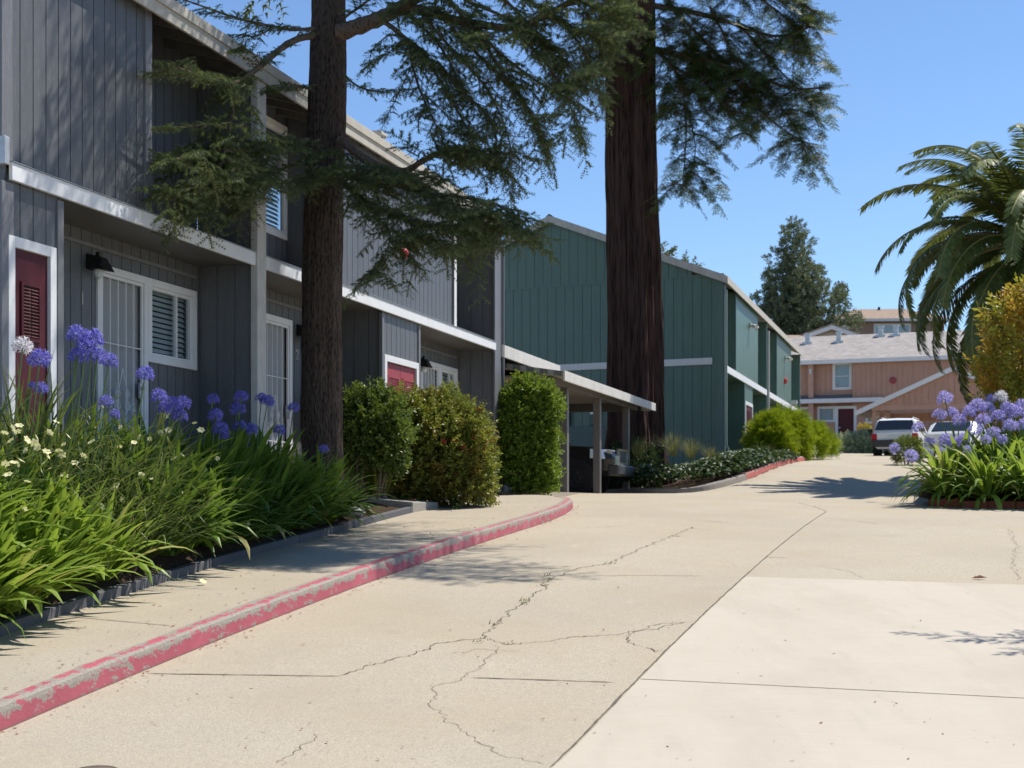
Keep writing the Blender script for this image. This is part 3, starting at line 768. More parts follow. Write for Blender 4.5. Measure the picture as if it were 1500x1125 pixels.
mb = MB(); gf.box(mb, 13.0, UE + .26, .097, .130, EZ - .12, EZ + .12); gf.box(mb, 13.0, UE + .26, .1305, .152, EZ + .015, EZ + .135)
mb.build('eave_fascia', M['eave'], gt, bevel=.005)
vp = gf.p(25.4, -1.2, 0); 
mb = MB(); zb = rz(-1.2)
gf.box(mb, 25.28, 25.54, -1.33, -1.07, zb - .1, zb + .62); gf.box(mb, 25.24, 25.58, -1.37, -1.03, zb + .62, zb + .68); gf.box(mb, 25.20, 25.62, -1.41, -.99, zb + .05, zb + .16)
mb.build('roof_vent', M['weathered'], gt, bevel=.01)
# utility doors
mb = MB(); frame_boxes(mb, gf, 13.52, 14.26, 1.5, 3.95, -.02, .024, .10, bottom=False); cd1 = mb.build('closet_door', M['white'], gt, bevel=.004, seg=1)
mb = MB(); gf.box(mb, 13.62, 14.16, -.06, -.012, 1.52, 3.85); mb.build('door_panel', M['maroon'], cd1)
mb = MB(); frame_boxes(mb, gf, 13.74, 14.04, 3.02, 3.56, -.0115, .006, .03)
mb.build('vent_frame', M['maroon'], cd1)
mb = MB()
for i in range(15):
    z = 3.06 + i * .031
    for a, b in ((13.772, 13.885), (13.895, 14.008)):
        mb.hexa([gf.p(a, .004, z), gf.p(b, .004, z), gf.p(b, -.010, z + .02), gf.p(a, -.010, z + .02), gf.p(a, .004, z + .004), gf.p(b, .004, z + .004), gf.p(b, -.010, z + .024), gf.p(a, -.010, z + .024)])
mb.build('louvre', M['maroon'], cd1)
mb = MB(); gf.box(mb, 13.772, 14.008, -.0116, -.0108, 3.05, 3.53); mb.build('vent_shade', M['dark'], cd1)  # dark sheet painted as the shade behind the slats, no hole cut
mb = MB(); frame_boxes(mb, gf, C3[0], C3[1], 1.5, 3.80, -.02, .024, .10, bottom=False); cd3 = mb.build('closet_door', M['white'], gt, bevel=.004, seg=1)
cd3['label'] = 'pinkish red double utility doors with louvred panels'
for a, b in ((22.865, 23.505), (23.515, 24.155)):
    mb = MB(); gf.box(mb, a, b, -.06, -.014, 1.52, 3.69); pn = mb.build('door_panel', M['pinkdoor'], cd3)
    mb = MB(); frame_boxes(mb, gf, a + .08, b - .08, 2.9, 3.5, -.0135, .004, .035)
    for i in range(16): gf.box(mb, a + .12, b - .12, -.012, -.002, 2.95 + i * .032, 2.965 + i * .032)
    mb.build('louvre', M['pinkdoor'], cd3)
mb = MB(); gf.box(mb, 14.40, 14.44, W0 + .003, W0 + .04, 2.72, 4.08); mb.build('trim_strip', M['white'], gt)
for (h, hw, s_) in ((H1[0], H1[1], 1), (H2[0], None, 1), (H3[0], H3[1], 1)):
    gate_door(gt, gf, h[0], h[1], FZ, h[3], W0)
    if hw: window(gt, gf, hw[0] + .002, hw[1], hw[2], hw[3], W0, style='slider')
window(gt, gf, UW[0], UW[1], UW[2], UW[3], W0, style='hung')
mb = MB(); gf.box(mb, 14.5, 18.3, W0 + .003, W0 + .03, 4.30, 4.34); gf.box(mb, 18.7, 22.6, W0 + .003, W0 + .03, 4.30, 4.34); gf.box(mb, 24.4, 28.4, W0 + .003, W0 + .03, 4.30, 4.34)
mb.build('joint_trim', M['grey_trim'], gt)
wall_lamp(gt, gf, 16.0, W0, 4.12); wall_lamp(gt, gf, 21.33, W0, 4.0); wall_lamp(gt, gf, 26.3, W0, 4.02)
number(gt, gf, '1', 15.86, W0, 3.66); number(gt, gf, '2', 21.27, W0, 3.60)
bp = gf.p(23.56, 0, 5.46)
mb = MB(); mb.tube([gf.p(23.56, .0, 5.46), gf.p(23.56, .05, 5.46), gf.p(23.56, .085, 5.46), gf.p(23.56, .10, 5.46)], [.085, .085, .065, .02], 16)
mb.build('alarm_bell', M['bell'], gt)
mb = MB(); mb.tube([gf.p(28.90, .05, 6.6), gf.p(28.90, .05, 3), gf.p(28.90, .05, 1.75)], .028, 8); 
mb.build('downspout', M['grey_trim'], gt)
mb = MB(); gf.box(mb, 28.34, 28.495, W0 + .01, .05, 1.55, 1.85); mb.build('foundation', M['conc'], gt, bevel=.01)
mb = MB(); gf.box(mb, 13.36, 13.43, -.05, .10, 4.55, 4.80); mb.build('meter_box', M['steel'], gt, bevel=.006)
mb = MB(); gf.box(mb, 14.36, 18.38, -3.0, W0 - .015, 1.58, FZ); gf.box(mb, 18.6, 28.49, -3.0, W0 - .015, 1.58, FZ); gf.box(mb, 14.36, 18.38, W0 - .013, -.1, 1.55, FZ - .01); gf.box(mb, 18.6, 22.68, W0 - .013, -.05, 1.55, FZ - .01)
mb.build('floor_slab', M['conc'], gt)

# walkway stoop, step, edging, soil, rocks
st = MB()
def stoop(mb, u0, u1, w0, w1, z0a, ztin, ztout):
    mb.hexa([gf.p(u0, w1, z0a), gf.p(u1, w1, z0a), gf.p(u1, w0, z0a), gf.p(u0, w0, z0a), gf.p(u0, w1, ztout), gf.p(u1, w1, ztout), gf.p(u1, w0, ztin), gf.p(u0, w0, ztin)])
stoop(st, 21.83, 22.95, -.65, .82, 1.2, EYE + .17, EYE + .045)
o = st.build('walkway_stoop', M['conc'], bevel=.012); tag(o, 'low concrete walkway block running from the sidewalk to door number 2', 'stoop')
st = MB(); q = gf.p(22.1, -.3, 0); gf.box(st, 22.0, 22.28, -.52, -.12, EYE + .15, EYE + .44)
o = st.build('concrete_step', M['walk'], bevel=.015); tag(o, 'small sunlit concrete step behind the conifer trunk', 'step')
mb = MB(); ny = fr_range(2, 21.2, .3); nq = 9
def soil_z(y, q):
    a = zs(y) + .05; b = max(1.60, a); k = 1 - (1 - q) ** 1.5
    return a + (b - a) * k
for y in ny:
    xa = lerp_tab(BORD, y) - .04; xb = plane_x(y) - .55
    for i in range(nq):
        q = i / (nq - 1); x = xa + (xb - xa) * q
        mb.v.append((x, y, soil_z(y, q) + .03 * noise.noise(Vector((x * 2, y * 2, 0)))))
for j in range(len(ny) - 1):
    for i in range(nq - 1):
        a = j * nq + i; mb.f.append((a, a + nq, a + nq + 1, a + 1)); mb.m.append(0)
o = mb.build('soil', M['soil'], smooth=True); tag(o, 'dark mulched planting bed under the conifer', 'soil', kind='structure')
pe = thing('planter_edging', 'weathered grey timber edging between the planting bed and the sidewalk', 'edging', (lerp_tab(BORD, 12), 12, zs(12)))
yy = 3.0
while yy < 21.0:
    y1 = min(yy + 2.2, 21.15); mb = MB(); a = Vector((lerp_tab(BORD, yy), yy + .01, 0)); b = Vector((lerp_tab(BORD, y1), y1 - .01, 0)); s_ = Vector((.045, -.012, 0))
    za, zb = zs(yy), zs(y1)
    k = .085
    mb.hexa([a + s_ + Vector((0, 0, za - .05)), b + s_ + Vector((0, 0, zb - .05)), b - s_ + Vector((0, 0, zb - .05)), a - s_ + Vector((0, 0, za - .05)),
             a + s_ + Vector((0, 0, za + k)), b + s_ + Vector((0, 0, zb + k)), b - s_ + Vector((0, 0, zb + k)), a - s_ + Vector((0, 0, za + k))])
    mb.build('edging_board', M['timber'], pe, bevel=.01); yy = y1
for (x, y, r, lb) in ((504, 753, .115, 'largest white rough rock at the foot of the conifer trunk'), (482, 751, .07, 'small pale rock wedged left of the big white rock'), (523, 751, .09, 'grey flat rock just right of the big white rock')):
    Y = 18.7; X = (x - CX) / F * Y; z = EYE + (HY - y) / F * Y
    mb = MB(); mb.ball((X, Y, z), r, nu=18, nv=12, sq=(1.15, .9, .75), nz=.55)
    o = mb.build('rock', M['rock'], smooth=True); tag(o, lb, 'rock', 'rocks by the conifer')
for (p0, p1, lb) in (((512, 740), (542, 744), 'upper dark stick lying on the soil beside the rocks'), ((530, 745), (552, 756), 'lower dark stick lying on the soil near the timber edging')):
    a = P(*p0, 19.4); b = P(*p1, 19.1); mb = MB(); mb.tube([a, a.lerp(b, .5) + Vector((0, 0, .01)), b], [.03, .035, .02], 7); o = mb.build('stick', M['limbbark']); tag(o, lb, 'stick')

# leaf litter along the gutter and the edging
lt = Soup(); lg = random.Random(31)
def bit(c, s_):
    a = lg.uniform(0, 6.28); d = V_(math.cos(a), math.sin(a), lg.uniform(-.1, .3)) * s_; e = V_(-math.sin(a), math.cos(a), lg.uniform(-.1, .4)) * s_ * lg.uniform(.12, .5)
    lt.put(proto([(c - d, c + e, c + d), (c - d, c + d, c - e)]), (0, 0, 0), np.eye(3))
V_ = lambda *a: Vector(a)
for k in range(520):
    y = lg.uniform(6, 26); x = lerp_tab(K1Y, y) + abs(lg.gauss(0, .09)) + .01; bit(V_(x, y, G(x, y) + .006), lg.uniform(.006, .022))
for k in range(420):
    y = lg.uniform(8, 24); x = lerp_tab(K1Y, y) - .2 - abs(lg.uniform(0, 1.2)) ** 1.5; 
    if x > lerp_tab(BORD, y) + .06: bit(V_(x, y, zs(y) + .008), lg.uniform(.006, .022))
for k in range(260):
    p = on_ground(lg.uniform(200, 1490), lg.uniform(740, 1120)); bit(p + V_(0, 0, .011), lg.uniform(.006, .02))
for k in range(500):
    y = lg.uniform(15, 21); q = lg.random() ** .7; xa = lerp_tab(BORD, y); x = xa - .08 - q * .8; bit(V_(x, y, soil_z(y, min(1, q * .7)) + .05), lg.uniform(.01, .035))
o = lt.build('leaf_litter', M['leafbrown']); tag(o, 'scattered brown leaf bits along the kerb, edging and drive', 'leaf litter', kind='stuff')

# ------------------------------------------------------------------ carport
cp = thing('carport', 'taupe carport with sloping shingled roof and square posts, beside the grey townhouses', 'carport', gf.p(32, 0, EYE + .26))
CZ = EYE + .265
mb = MB(); gf.box(mb, 28.86, 39.5, -7, .80, CZ - .4, CZ); o = mb.build('carport_pavement', M['walk']); tag(o, 'shaded concrete floor of the carport', 'pavement', kind='structure')
def shed(mb, u0, u1, wf, zf, wb, pitch, th=.10):
    zb = zf + (wf - wb) * pitch
    mb.prism([gf.p(u0, wf, zf), gf.p(u1, wf, zf), gf.p(u1, wb, zb), gf.p(u0, wb, zb)], [gf.p(u0, wf, zf + th), gf.p(u1, wf, zf + th), gf.p(u1, wb, zb + th), gf.p(u0, wb, zb + th)])
mb = MB(); shed(mb, 28.86, 33.2, .02, 4.50, -5.2, .09); shed(mb, 29.75, 39.2, 1.03, 4.04, -5.2, .16)
ro = mb.build('roof', M['shingle'], cp); set_uv(ro, gf.d, gf.n)
mb = MB(); gf.box(mb, 28.86, 33.25, .022, .065, 4.36, 4.60); gf.box(mb, 29.7, 39.25, 1.032, 1.075, 3.95, 4.15)
gf.box(mb, 39.205, 39.25, .7, 1.03, 3.96, 4.14)
mb.build('roof_fascia', M['carport_trim'], cp, bevel=.006)
mb = MB(); gf.box(mb, 30.3, 38.9, .55, .68, 3.95, 4.10); gf.box(mb, 38.3, 38.42, -5, .54, 3.90, 4.17); mb.build('beam', M['carport'], cp, bevel=.006)
for uu, z0 in ((31.46, 1), (34.5, 1), (37.7, 1)):
    mb = MB(); gf.box(mb, uu - .08, uu + .08, .535, .695, CZ, 3.948); mb.build('post', M['carport'], cp, bevel=.008)
mb = MB()
siding(mb, gf, 28.84, 33.6, 1.6, 4.46, W0, phase=28.9, pitch=.3); gf.box(mb, 33.5, 33.6, -5.0, W0 - .013, 1.6, 4.5); mb.build('wall', M['carport'], cp)
mb = MB(); gf.box(mb, 32.0, 32.4, W0 + .003, W0 + .03, 4.05, 4.25); mb.build('vent', M['carport_trim'], cp)
mb = MB(); mb.tube([gf.p(32.9, .10, 4.35), gf.p(32.9, .10, 4.22), gf.p(32.6, -.1, 4.15), gf.p(31.6, -.6, 4.10)], .035, 8); mb.build('drain_pipe', M['carport'], cp)
mb = MB()
gf.box(mb, 30.3, 39.0, -5.0, .5, 4.11, 4.135); mb.build('ceiling_panel', M['ceil'], cp)
# ------------------------------------------------------------------ green townhouses
M['pipegreen'] = m_paint('pale green pipe', (.30, .36, .33), .5, .3, 6)
GC = Vector((6.35, 43.0, 0))
gs = Fr((GC.x, GC.y), (.2949, .9555), (.9555, -.2949))
TL = 11.28
gg = Fr((GC.x - .903 * TL, GC.y + .43 * TL), (.903, -.43), (-.43, -.903))
RU = TL - 5.64
EV, RD = 8.28, 10.50
def gz(u): return EV + (RD - EV) * (1 - abs(u - RU) / RU)
gh = thing('green_townhouse', 'dark green board-sided two storey townhouse row behind the redwood and ivy bed', 'townhouse', (GC.x, GC.y, 2.9))
mb = MB()
siding(mb, gg, 0, TL, .8, 5.62, 0, pitch=.3, phase=.1, gap=.02, depth=.014); siding(mb, gg, 0, TL, 5.62, 8.46, 0, pitch=.3, phase=.1, gap=.02, depth=.014)
siding(mb, gg, 2.0, TL - 1.0, 8.46, gz, .012, pitch=.3, phase=.25, gap=.02, depth=.014)
for a, b in ((0, 2.0), (TL - 1.0, TL)):
    if gz(a) > 8.47 or gz(b) > 8.47: pass
# side wall
E2 = 8.22; WS = -.8
bays = [(2.4, 7.85), (13.3, 18.6)]
SE = 22.1
siding(mb, gs, .25, SE, 5.5, E2, WS, pitch=.3, phase=.15, gap=.02)
siding(mb, gs, .25, SE, 1.5, 5.5, WS, pitch=.3, phase=.15, gap=.02)
for a, b in bays:
    siding(mb, gs, a, b, 5.72, E2, 0, pitch=.3, phase=a, gap=.02); siding(mb, gs, WS, 0, 5.6, E2, a, along='w', phase=-.8, pitch=.27)
    gs.box(mb, b - .02, b, WS, -.02, 5.6, E2)
cl = [(4.35, 6.45), (15.2, 16.9)]
for a, b in cl:
    ho = [(a + .15, b - .15, 1.5, 4.95)] if a < 10 else []
    siding(mb, gs, a, b, 1.5, 5.55, 0, pitch=.3, phase=a, gap=.02, holes=ho); siding(mb, gs, WS, 0, 1.5, 5.55, a, along='w', phase=-.8, pitch=.27); gs.box(mb, b - .02, b, WS, -.02, 1.5, 5.55)
gs.box(mb, .10, .22, -.3, -.012, 1.5, E2)
for uu in (10.0, 21.9):
    gs.box(mb, uu + .012, uu + .2, WS, -.012, 1.5, E2); siding(mb, gs, WS, -.01, 1.5, E2, uu, along='w', phase=-.8, pitch=.27)
gs.box(mb, .02, SE, WS - 9, WS - 8.9, 1.5, 7.5)
wl = mb.build('wall', M['green'], gh)
mb = MB(); gg.box(mb, .1, TL - .02, .0155, .024, 8.40, 8.46); mb.build('joint_trim', M['green_trim'], gh)
def gtrim(fr, *a): mb = MB(); fr.box(mb, *a); mb.build('corner_trim', M['green_trim'], gh)
gtrim(gs, 0, .22, -.008, .03, 1.6, E2); gtrim(gg, TL - .2, TL, .002, .03, 1.6, EV - .05)
for uu in (10.0, 21.9): gtrim(gs, uu, uu + .2, -.010, .03, 1.6, E2)
for a, b in bays: gtrim(gs, a - .02, a + .10, -.03, .024, 5.75, E2)
for a, b in cl: gtrim(gs, a - .02, a + .10, -.03, .024, 1.6, 5.5)
mb = MB(); gs.box(mb, .23, 9.98, -.0, .05, 5.52, 5.72); gs.box(mb, 10.22, SE, -.0, .05, 5.52, 5.72); o = mb.build('belt_trim', M['white'], gh)
mb = MB(); gg.box(mb, .02, TL - .35, .004, .05, 5.74, 5.94); mb.build('gable_band', M['white'], gh)
mb = MB(); gs.box(mb, .2, SE, WS, -.02, 5.53, 5.60); mb.build('porch_ceiling', M['green'], gh)
# roof: skewed prism from the gable along the side direction
d3 = gs.d
eR = gg.p(TL + .14, .18, gz(TL) - .05); rg = gg.p(RU, .18, RD + .02); eL = gg.p(-.35, .18, EV - .13)
LR = d3 * (SE + .4); up = Vector((0, 0, .13))
mb = MB()
for a, b in ((eR, rg), (eL, rg)):
    mb.prism([a, a + LR, b + LR, b], [a + up, a + LR + up, b + LR + up, b + up])
ro = mb.build('roof', M['shingle'], gh); set_uv(ro, gs.d, gs.n)
mb = MB(); up2 = Vector((0, 0, -.10)); t3 = gg.n * .035
for a, b in ((eR, rg), (eL, rg)):
    c0 = [a + up2, b + up2, b + up * .95, a + up * .95]
    mb.prism([p + gg.n * .002 for p in c0], [p + t3 for p in c0])
mb.build('rake_board', M['weathered'], gh)
mb = MB(); a = eR + up2; b = a + LR; nn = gs.n * .035
mb.prism([a + gs.n * .003, b + gs.n * .003, b + gs.n * .003 + Vector((0, 0, .21)), a + gs.n * .003 + Vector((0, 0, .21))], [a + nn, b + nn, b + nn + Vector((0, 0, .21)), a + nn + Vector((0, 0, .21))])
mb.build('eave_fascia', M['eave'], gh)
mb = MB(); mb.prism([rg + up + gg.n * .02 - gg.d * .12 - Vector((0, 0, .03)), rg + up + gg.n * .02 + gg.d * .12 - Vector((0, 0, .03)), rg + up + gg.n * .02 + Vector((0, 0, .05))], [p + LR for p in (rg + up - gg.d * .12 - Vector((0, 0, .03)), rg + up + gg.d * .12 - Vector((0, 0, .03)), rg + up + Vector((0, 0, .05)))])
mb.build('ridge_cap', M['dark'], gh)
a, b = cl[0]
mb = MB(); frame_boxes(mb, gs, a + .15, b - .15, 2.9, 4.95, -.02, .03, .12, bottom=False); cd = mb.build('closet_door', M['white'], gh)
um = (a + b) / 2
for x0, x1 in ((a + .28, um - .01), (um + .01, b - .28)):
    mb = MB(); gs.box(mb, x0, x1, -.06, -.012, 2.9, 4.82); mb.build('door_panel', M['pinkdoor'], cd)
    for z0, z1 in ((4.1, 4.7), (3.3, 3.9)):
        mb = MB(); frame_boxes(mb, gs, x0 + .1, x1 - .1, z0, z1, -.0115, .006, .04)
        for i in range(10): gs.box(mb, x0 + .14, x1 - .14, -.011, -.003, z0 + .05 + i * .05, z0 + .075 + i * .05)
        mb.build('louvre', M['maroon'], cd)
mb = MB(); mb.tube([gs.p(-.02, .08, 7.95), gs.p(-.02, .08, 3.3), gs.p(.1, .16, 3.1), gs.p(.3, .7, 2.95)], .035, 8); mb.build('downspout', M['pipegreen'], gh)
mb = MB(); mb.tube([gs.p(10.1, .09, 7.9), gs.p(10.1, .09, 3.4)], .045, 8); mb.build('downspout', M['carport_trim'], gh)
mb = MB(); gs.box(mb, .3, 4.3, WS + .02, WS + .06, 2.95, 3.03); gs.box(mb, 2.3, 4.3, -.1, -.02, 2.9, 2.98); mb.build('base_trim', M['weathered'], gh)
for uu, zz in ((5.6, 7.55), (16.2, 7.5)):
    mb = MB(); gs.box(mb, uu - .08, uu + .08, .003, .06, zz - .08, zz + .08)
    for s_ in (-1, 1): mb.tube([gs.p(uu + s_ * .05, .05, zz), gs.p(uu + s_ * .15, .18, zz - .03), gs.p(uu + s_ * .19, .25, zz - .08)], [.03, .06, .09], 8)
    mb.build('flood_light', M['weathered'], gh)
mb = MB(); mb.tube([gs.p(16.0, .0, 6.55), gs.p(16.0, .07, 6.55), gs.p(16.0, .12, 6.55)], [.13, .13, .08], 12); mb.build('alarm_bell', M['bell'], gh)
mb = MB(); gs.box(mb, 17.9, 18.3, .06, .3, 5.75, 5.9); mb.tube([gs.p(18.1, .06, 5.75), gs.p(18.1, .3, 5.65)], .05, 6); mb.build('camera_box', M['steel'], gh)
# electric meters on the gable, seen through the carport
for t in (5.15, 4.15):
    u = TL - t; c = gg.p(u, 0, 4.35)
    mb = MB(); gg.box(mb, u - .16, u + .16, .02, .14, 4.0, 4.6); mx = mb.build('meter_box', M['meter'], gh, bevel=.01)
    mb = MB(); mb.tube([gg.p(u, .14, 4.42), gg.p(u, .22, 4.42), gg.p(u, .25, 4.42)], [.13, .13, .09], 14); mb.build('meter_dial', M['steel'], mx)
mb = MB(); gg.box(mb, TL - 5.4, TL - 3.6, .02, .16, 3.1, 3.95); mb.tube([gg.p(TL - 6.1, .06, 1.6), gg.p(TL - 6.1, .06, 4.0)], .04, 6); mb.build('utility_cabinet', M['meter'], gh, bevel=.01)
mb = MB(); gg.box(mb, TL - 2.6, TL - 2.1, .02, .06, 3.05, 3.25); mb.build('crawl_vent', M['white'], gh)

# ------------------------------------------------------------------ terracotta townhouses across the end
pk = Fr((19.8, 85.0), (.931, -.365), (-.365, -.931))
ph = thing('terracotta_townhouse', 'terracotta pink two storey townhouse with grey shingle roof at the end of the drive', 'townhouse', pk.p(0, 0, 5.1))
PZ = 5.05
mb = MB()
PW = [(-.78, .35, 8.35, 9.98)]; PL = [(-2.75, -2.0, 6.45, 7.38), (-1.68, -.62, 6.45, 7.38), (-.62, .62, 5.0, 7.38), (1.15, 1.65, 6.3, 7.1)]
siding(mb, pk, -9, 0.42, 7.4, 10.05, 0, pitch=.3, gap=.03, depth=.02, holes=PW)
siding(mb, pk, 0.42, 14, 7.55, 10.05, .35, pitch=.3, gap=.03, depth=.02)
siding(mb, pk, .0, .35, 7.55, 10.05, .42, along='w', pitch=.3)
siding(mb, pk, -9, 14, 3.5, 7.55, 0.0, pitch=.3, gap=.03, depth=.02, holes=PL)
pk.box(mb, 13.9, 14, -9, -.02, 3.5, 10.05); pk.box(mb, -9, -8.9, -9, -.02, 3.5, 10.05); pk.box(mb, -9, 14, -9.1, -9, 3.5, 10)
mb.build('wall', M['pink'], ph)
mb = MB(); pk.box(mb, -2.15, -1.85, .0, .42, 4.6, 10.0); mb.build('pillar', M['pink_trim'], ph)
mb = MB(); mb.prism([pk.p(-9.3, .65, 9.98), pk.p(14.3, .65, 9.98), pk.p(14.3, -4.6, 12.0), pk.p(-9.3, -4.6, 12.0)], [pk.p(-9.3, .65, 10.1), pk.p(14.3, .65, 10.1), pk.p(14.3, -4.6, 12.12), pk.p(-9.3, -4.6, 12.12)])
mb.prism([pk.p(-9.3, -4.6, 12.0), pk.p(14.3, -4.6, 12.0), pk.p(14.3, -9.8, 9.98), pk.p(-9.3, -9.8, 9.98)], [pk.p(-9.3, -4.6, 12.12), pk.p(14.3, -4.6, 12.12), pk.p(14.3, -9.8, 10.1), pk.p(-9.3, -9.8, 10.1)])
ro = mb.build('roof', M['shingle'], ph); set_uv(ro, pk.d, (pk.n.x * 1.0, pk.n.y * 1.0, 0))
mb = MB(); pk.box(mb, -9.3, 14.3, .652, .70, 9.86, 10.1); mb.build('eave_fascia', M['white'], ph)
mb = MB(); mb.prism([pk.p(-9, .02, 7.98), pk.p(.4, .02, 7.98), pk.p(.4, .62, 7.72), pk.p(-9, .62, 7.72)], [pk.p(-9, .02, 8.06), pk.p(.4, .02, 8.06), pk.p(.4, .62, 7.80), pk.p(-9, .62, 7.80)]); mb.build('porch_roof', M['shingle'], ph)
mb = MB(); pk.box(mb, -9, 2.2, .625, .67, 7.55, 7.80); mb.build('porch_fascia', M['white'], ph)
window(ph, pk, *PW[0], 0, trim=.13, style='hung', cover='blind'); window(ph, pk, *PL[0], 0, trim=.1, style='fixed', cover='curtain'); window(ph, pk, PL[1][0], PL[1][1] - .003, PL[1][2], PL[1][3], 0, trim=.1, style='fixed', cover='curtain'); window(ph, pk, *PL[3], 0, trim=.1, style='fixed', cover='curtain')
mb = MB(); frame_boxes(mb, pk, PL[2][0], PL[2][1], 5.0, 7.38, -.02, .04, .16, bottom=False); fd = mb.build('front_door', M['white'], ph)
mb = MB(); pk.box(mb, -.46, .46, -.08, -.03, 5.1, 7.22); mb.build('door_panel', M['maroon'], fd)
mb = MB(); mb.ball(pk.p(-.36, .0, 6.1), .06); mb.build('handle', M['chrome'], fd)
mb = MB(); mb.tube([pk.p(2.75, .355, 8.78), pk.p(2.75, .44, 8.78), pk.p(2.75, .48, 8.78)], [.2, .2, .1], 16); mb.build('alarm_bell', M['pinkdoor'], ph)
mb = MB(); pk.box(mb, -2.06, -1.94, .425, .55, 9.3, 9.6); mb.build('wall_lamp', M['curtain'], ph)
mb = MB(); pk.box(mb, -2.22, -1.92, .425, .50, 5.85, 6.75); mb.build('meter_box', M['curtain'], ph)
for uu, zz in ((-2.8, -.6), (-.9, -.6), (1.5, -1.6), (2.4, -1.6)):
    zb = 9.98 + (0.65 - (-2.6 + zz)) * .385
    w_ = -2.6 + zz
    mb = MB(); pk.box(mb, uu - .14, uu + .14, w_ - .14, w_ + .14, zb, zb + .62); pk.box(mb, uu - .18, uu + .18, w_ - .18, w_ + .18, zb + .62, zb + .7); pk.box(mb, uu - .3, uu + .3, w_ - .3, w_ + .3, zb + .0, zb + .14)
    mb.build('roof_vent', M['steel'], ph)
# gabled carport in front of it
CPY = 70.0
g2 = thing('gabled_carport', 'terracotta gable-fronted carport with white rake boards sheltering the white cars', 'carport', (19, 70, 4.1))
pc = Fr((17.55, 70.0), (.931, -.365), (-.365, -.931))
GW, GPK = 7.6, 8.0
def cz(u): return 6.32 + (GPK - 6.32) * (1 - abs(u - GW / 2) / (GW / 2))
mb = MB(); siding(mb, pc, .05, GW - .05, 6.35, lambda u: cz(u) - .02, 0, pitch=.3, gap=.03, depth=.02); mb.build('gable_wall', M['pink'], g2)
mb = MB(); a = pc.p(-.75, .12, cz(0) - .33); b = pc.p(GW / 2, .12, GPK + .02); c = pc.p(GW + .75, .12, cz(0) - .33); D = -pc.n * 6.5; up = Vector((0, 0, .12))
for p, q in ((a, b), (c, b)): mb.prism([p, q, q + D, p + D], [p + up, q + up, q + D + up, p + D + up])
ro = mb.build('roof', M['shingle'], g2); set_uv(ro, pc.d, pc.n)
mb = MB(); t3 = pc.n * .05
for p, q in ((a, b), (c, b)):
    c0 = [p - Vector((0, 0, .12)), q - Vector((0, 0, .12)), q + up, p + up]; mb.prism([v + pc.n * .003 for v in c0], [v + t3 for v in c0])
mb.build('rake_board', M['white'], g2)
mb = MB(); pc.box(mb, 0, GW, -.12, -.022, 6.12, 6.36); pc.box(mb, 0.05, .18, -6.3, -.13, 6.1, 6.34); pc.box(mb, GW - .18, GW - .05, -6.3, -.13, 6.1, 6.34); pc.box(mb, 0, GW, -6.4, -6.31, 5.9, 6.34); mb.build('beam', M['pink_trim'], g2)
for u, w_ in ((.02, -.24), (.02, -3.2), (.02, -6.3), (GW - .22, -.24), (GW - .22, -3.2), (GW - .22, -6.3), (GW / 2, -6.3)):
    q = pc.p(u, w_, 0); mb = MB(); pc.box(mb, u, u + .2, w_, w_ + .2 if w_ < -.3 else -.13, G(q.x, q.y) - .1, 6.1); mb.build('post', M['pink_trim'], g2)
# steps
mb = MB()
for i in range(4): q = pk.p(-.3, 1.4 - i * .35, 0); pk.box(mb, -1.6 + .0, .75, 1.2 - i * .35 - .35, 1.2 - i * .35, 4.2, 4.62 + i * .12)
o = mb.build('entry_steps', M['conc']); tag(o, 'short flight of concrete steps up to the far maroon door', 'steps')

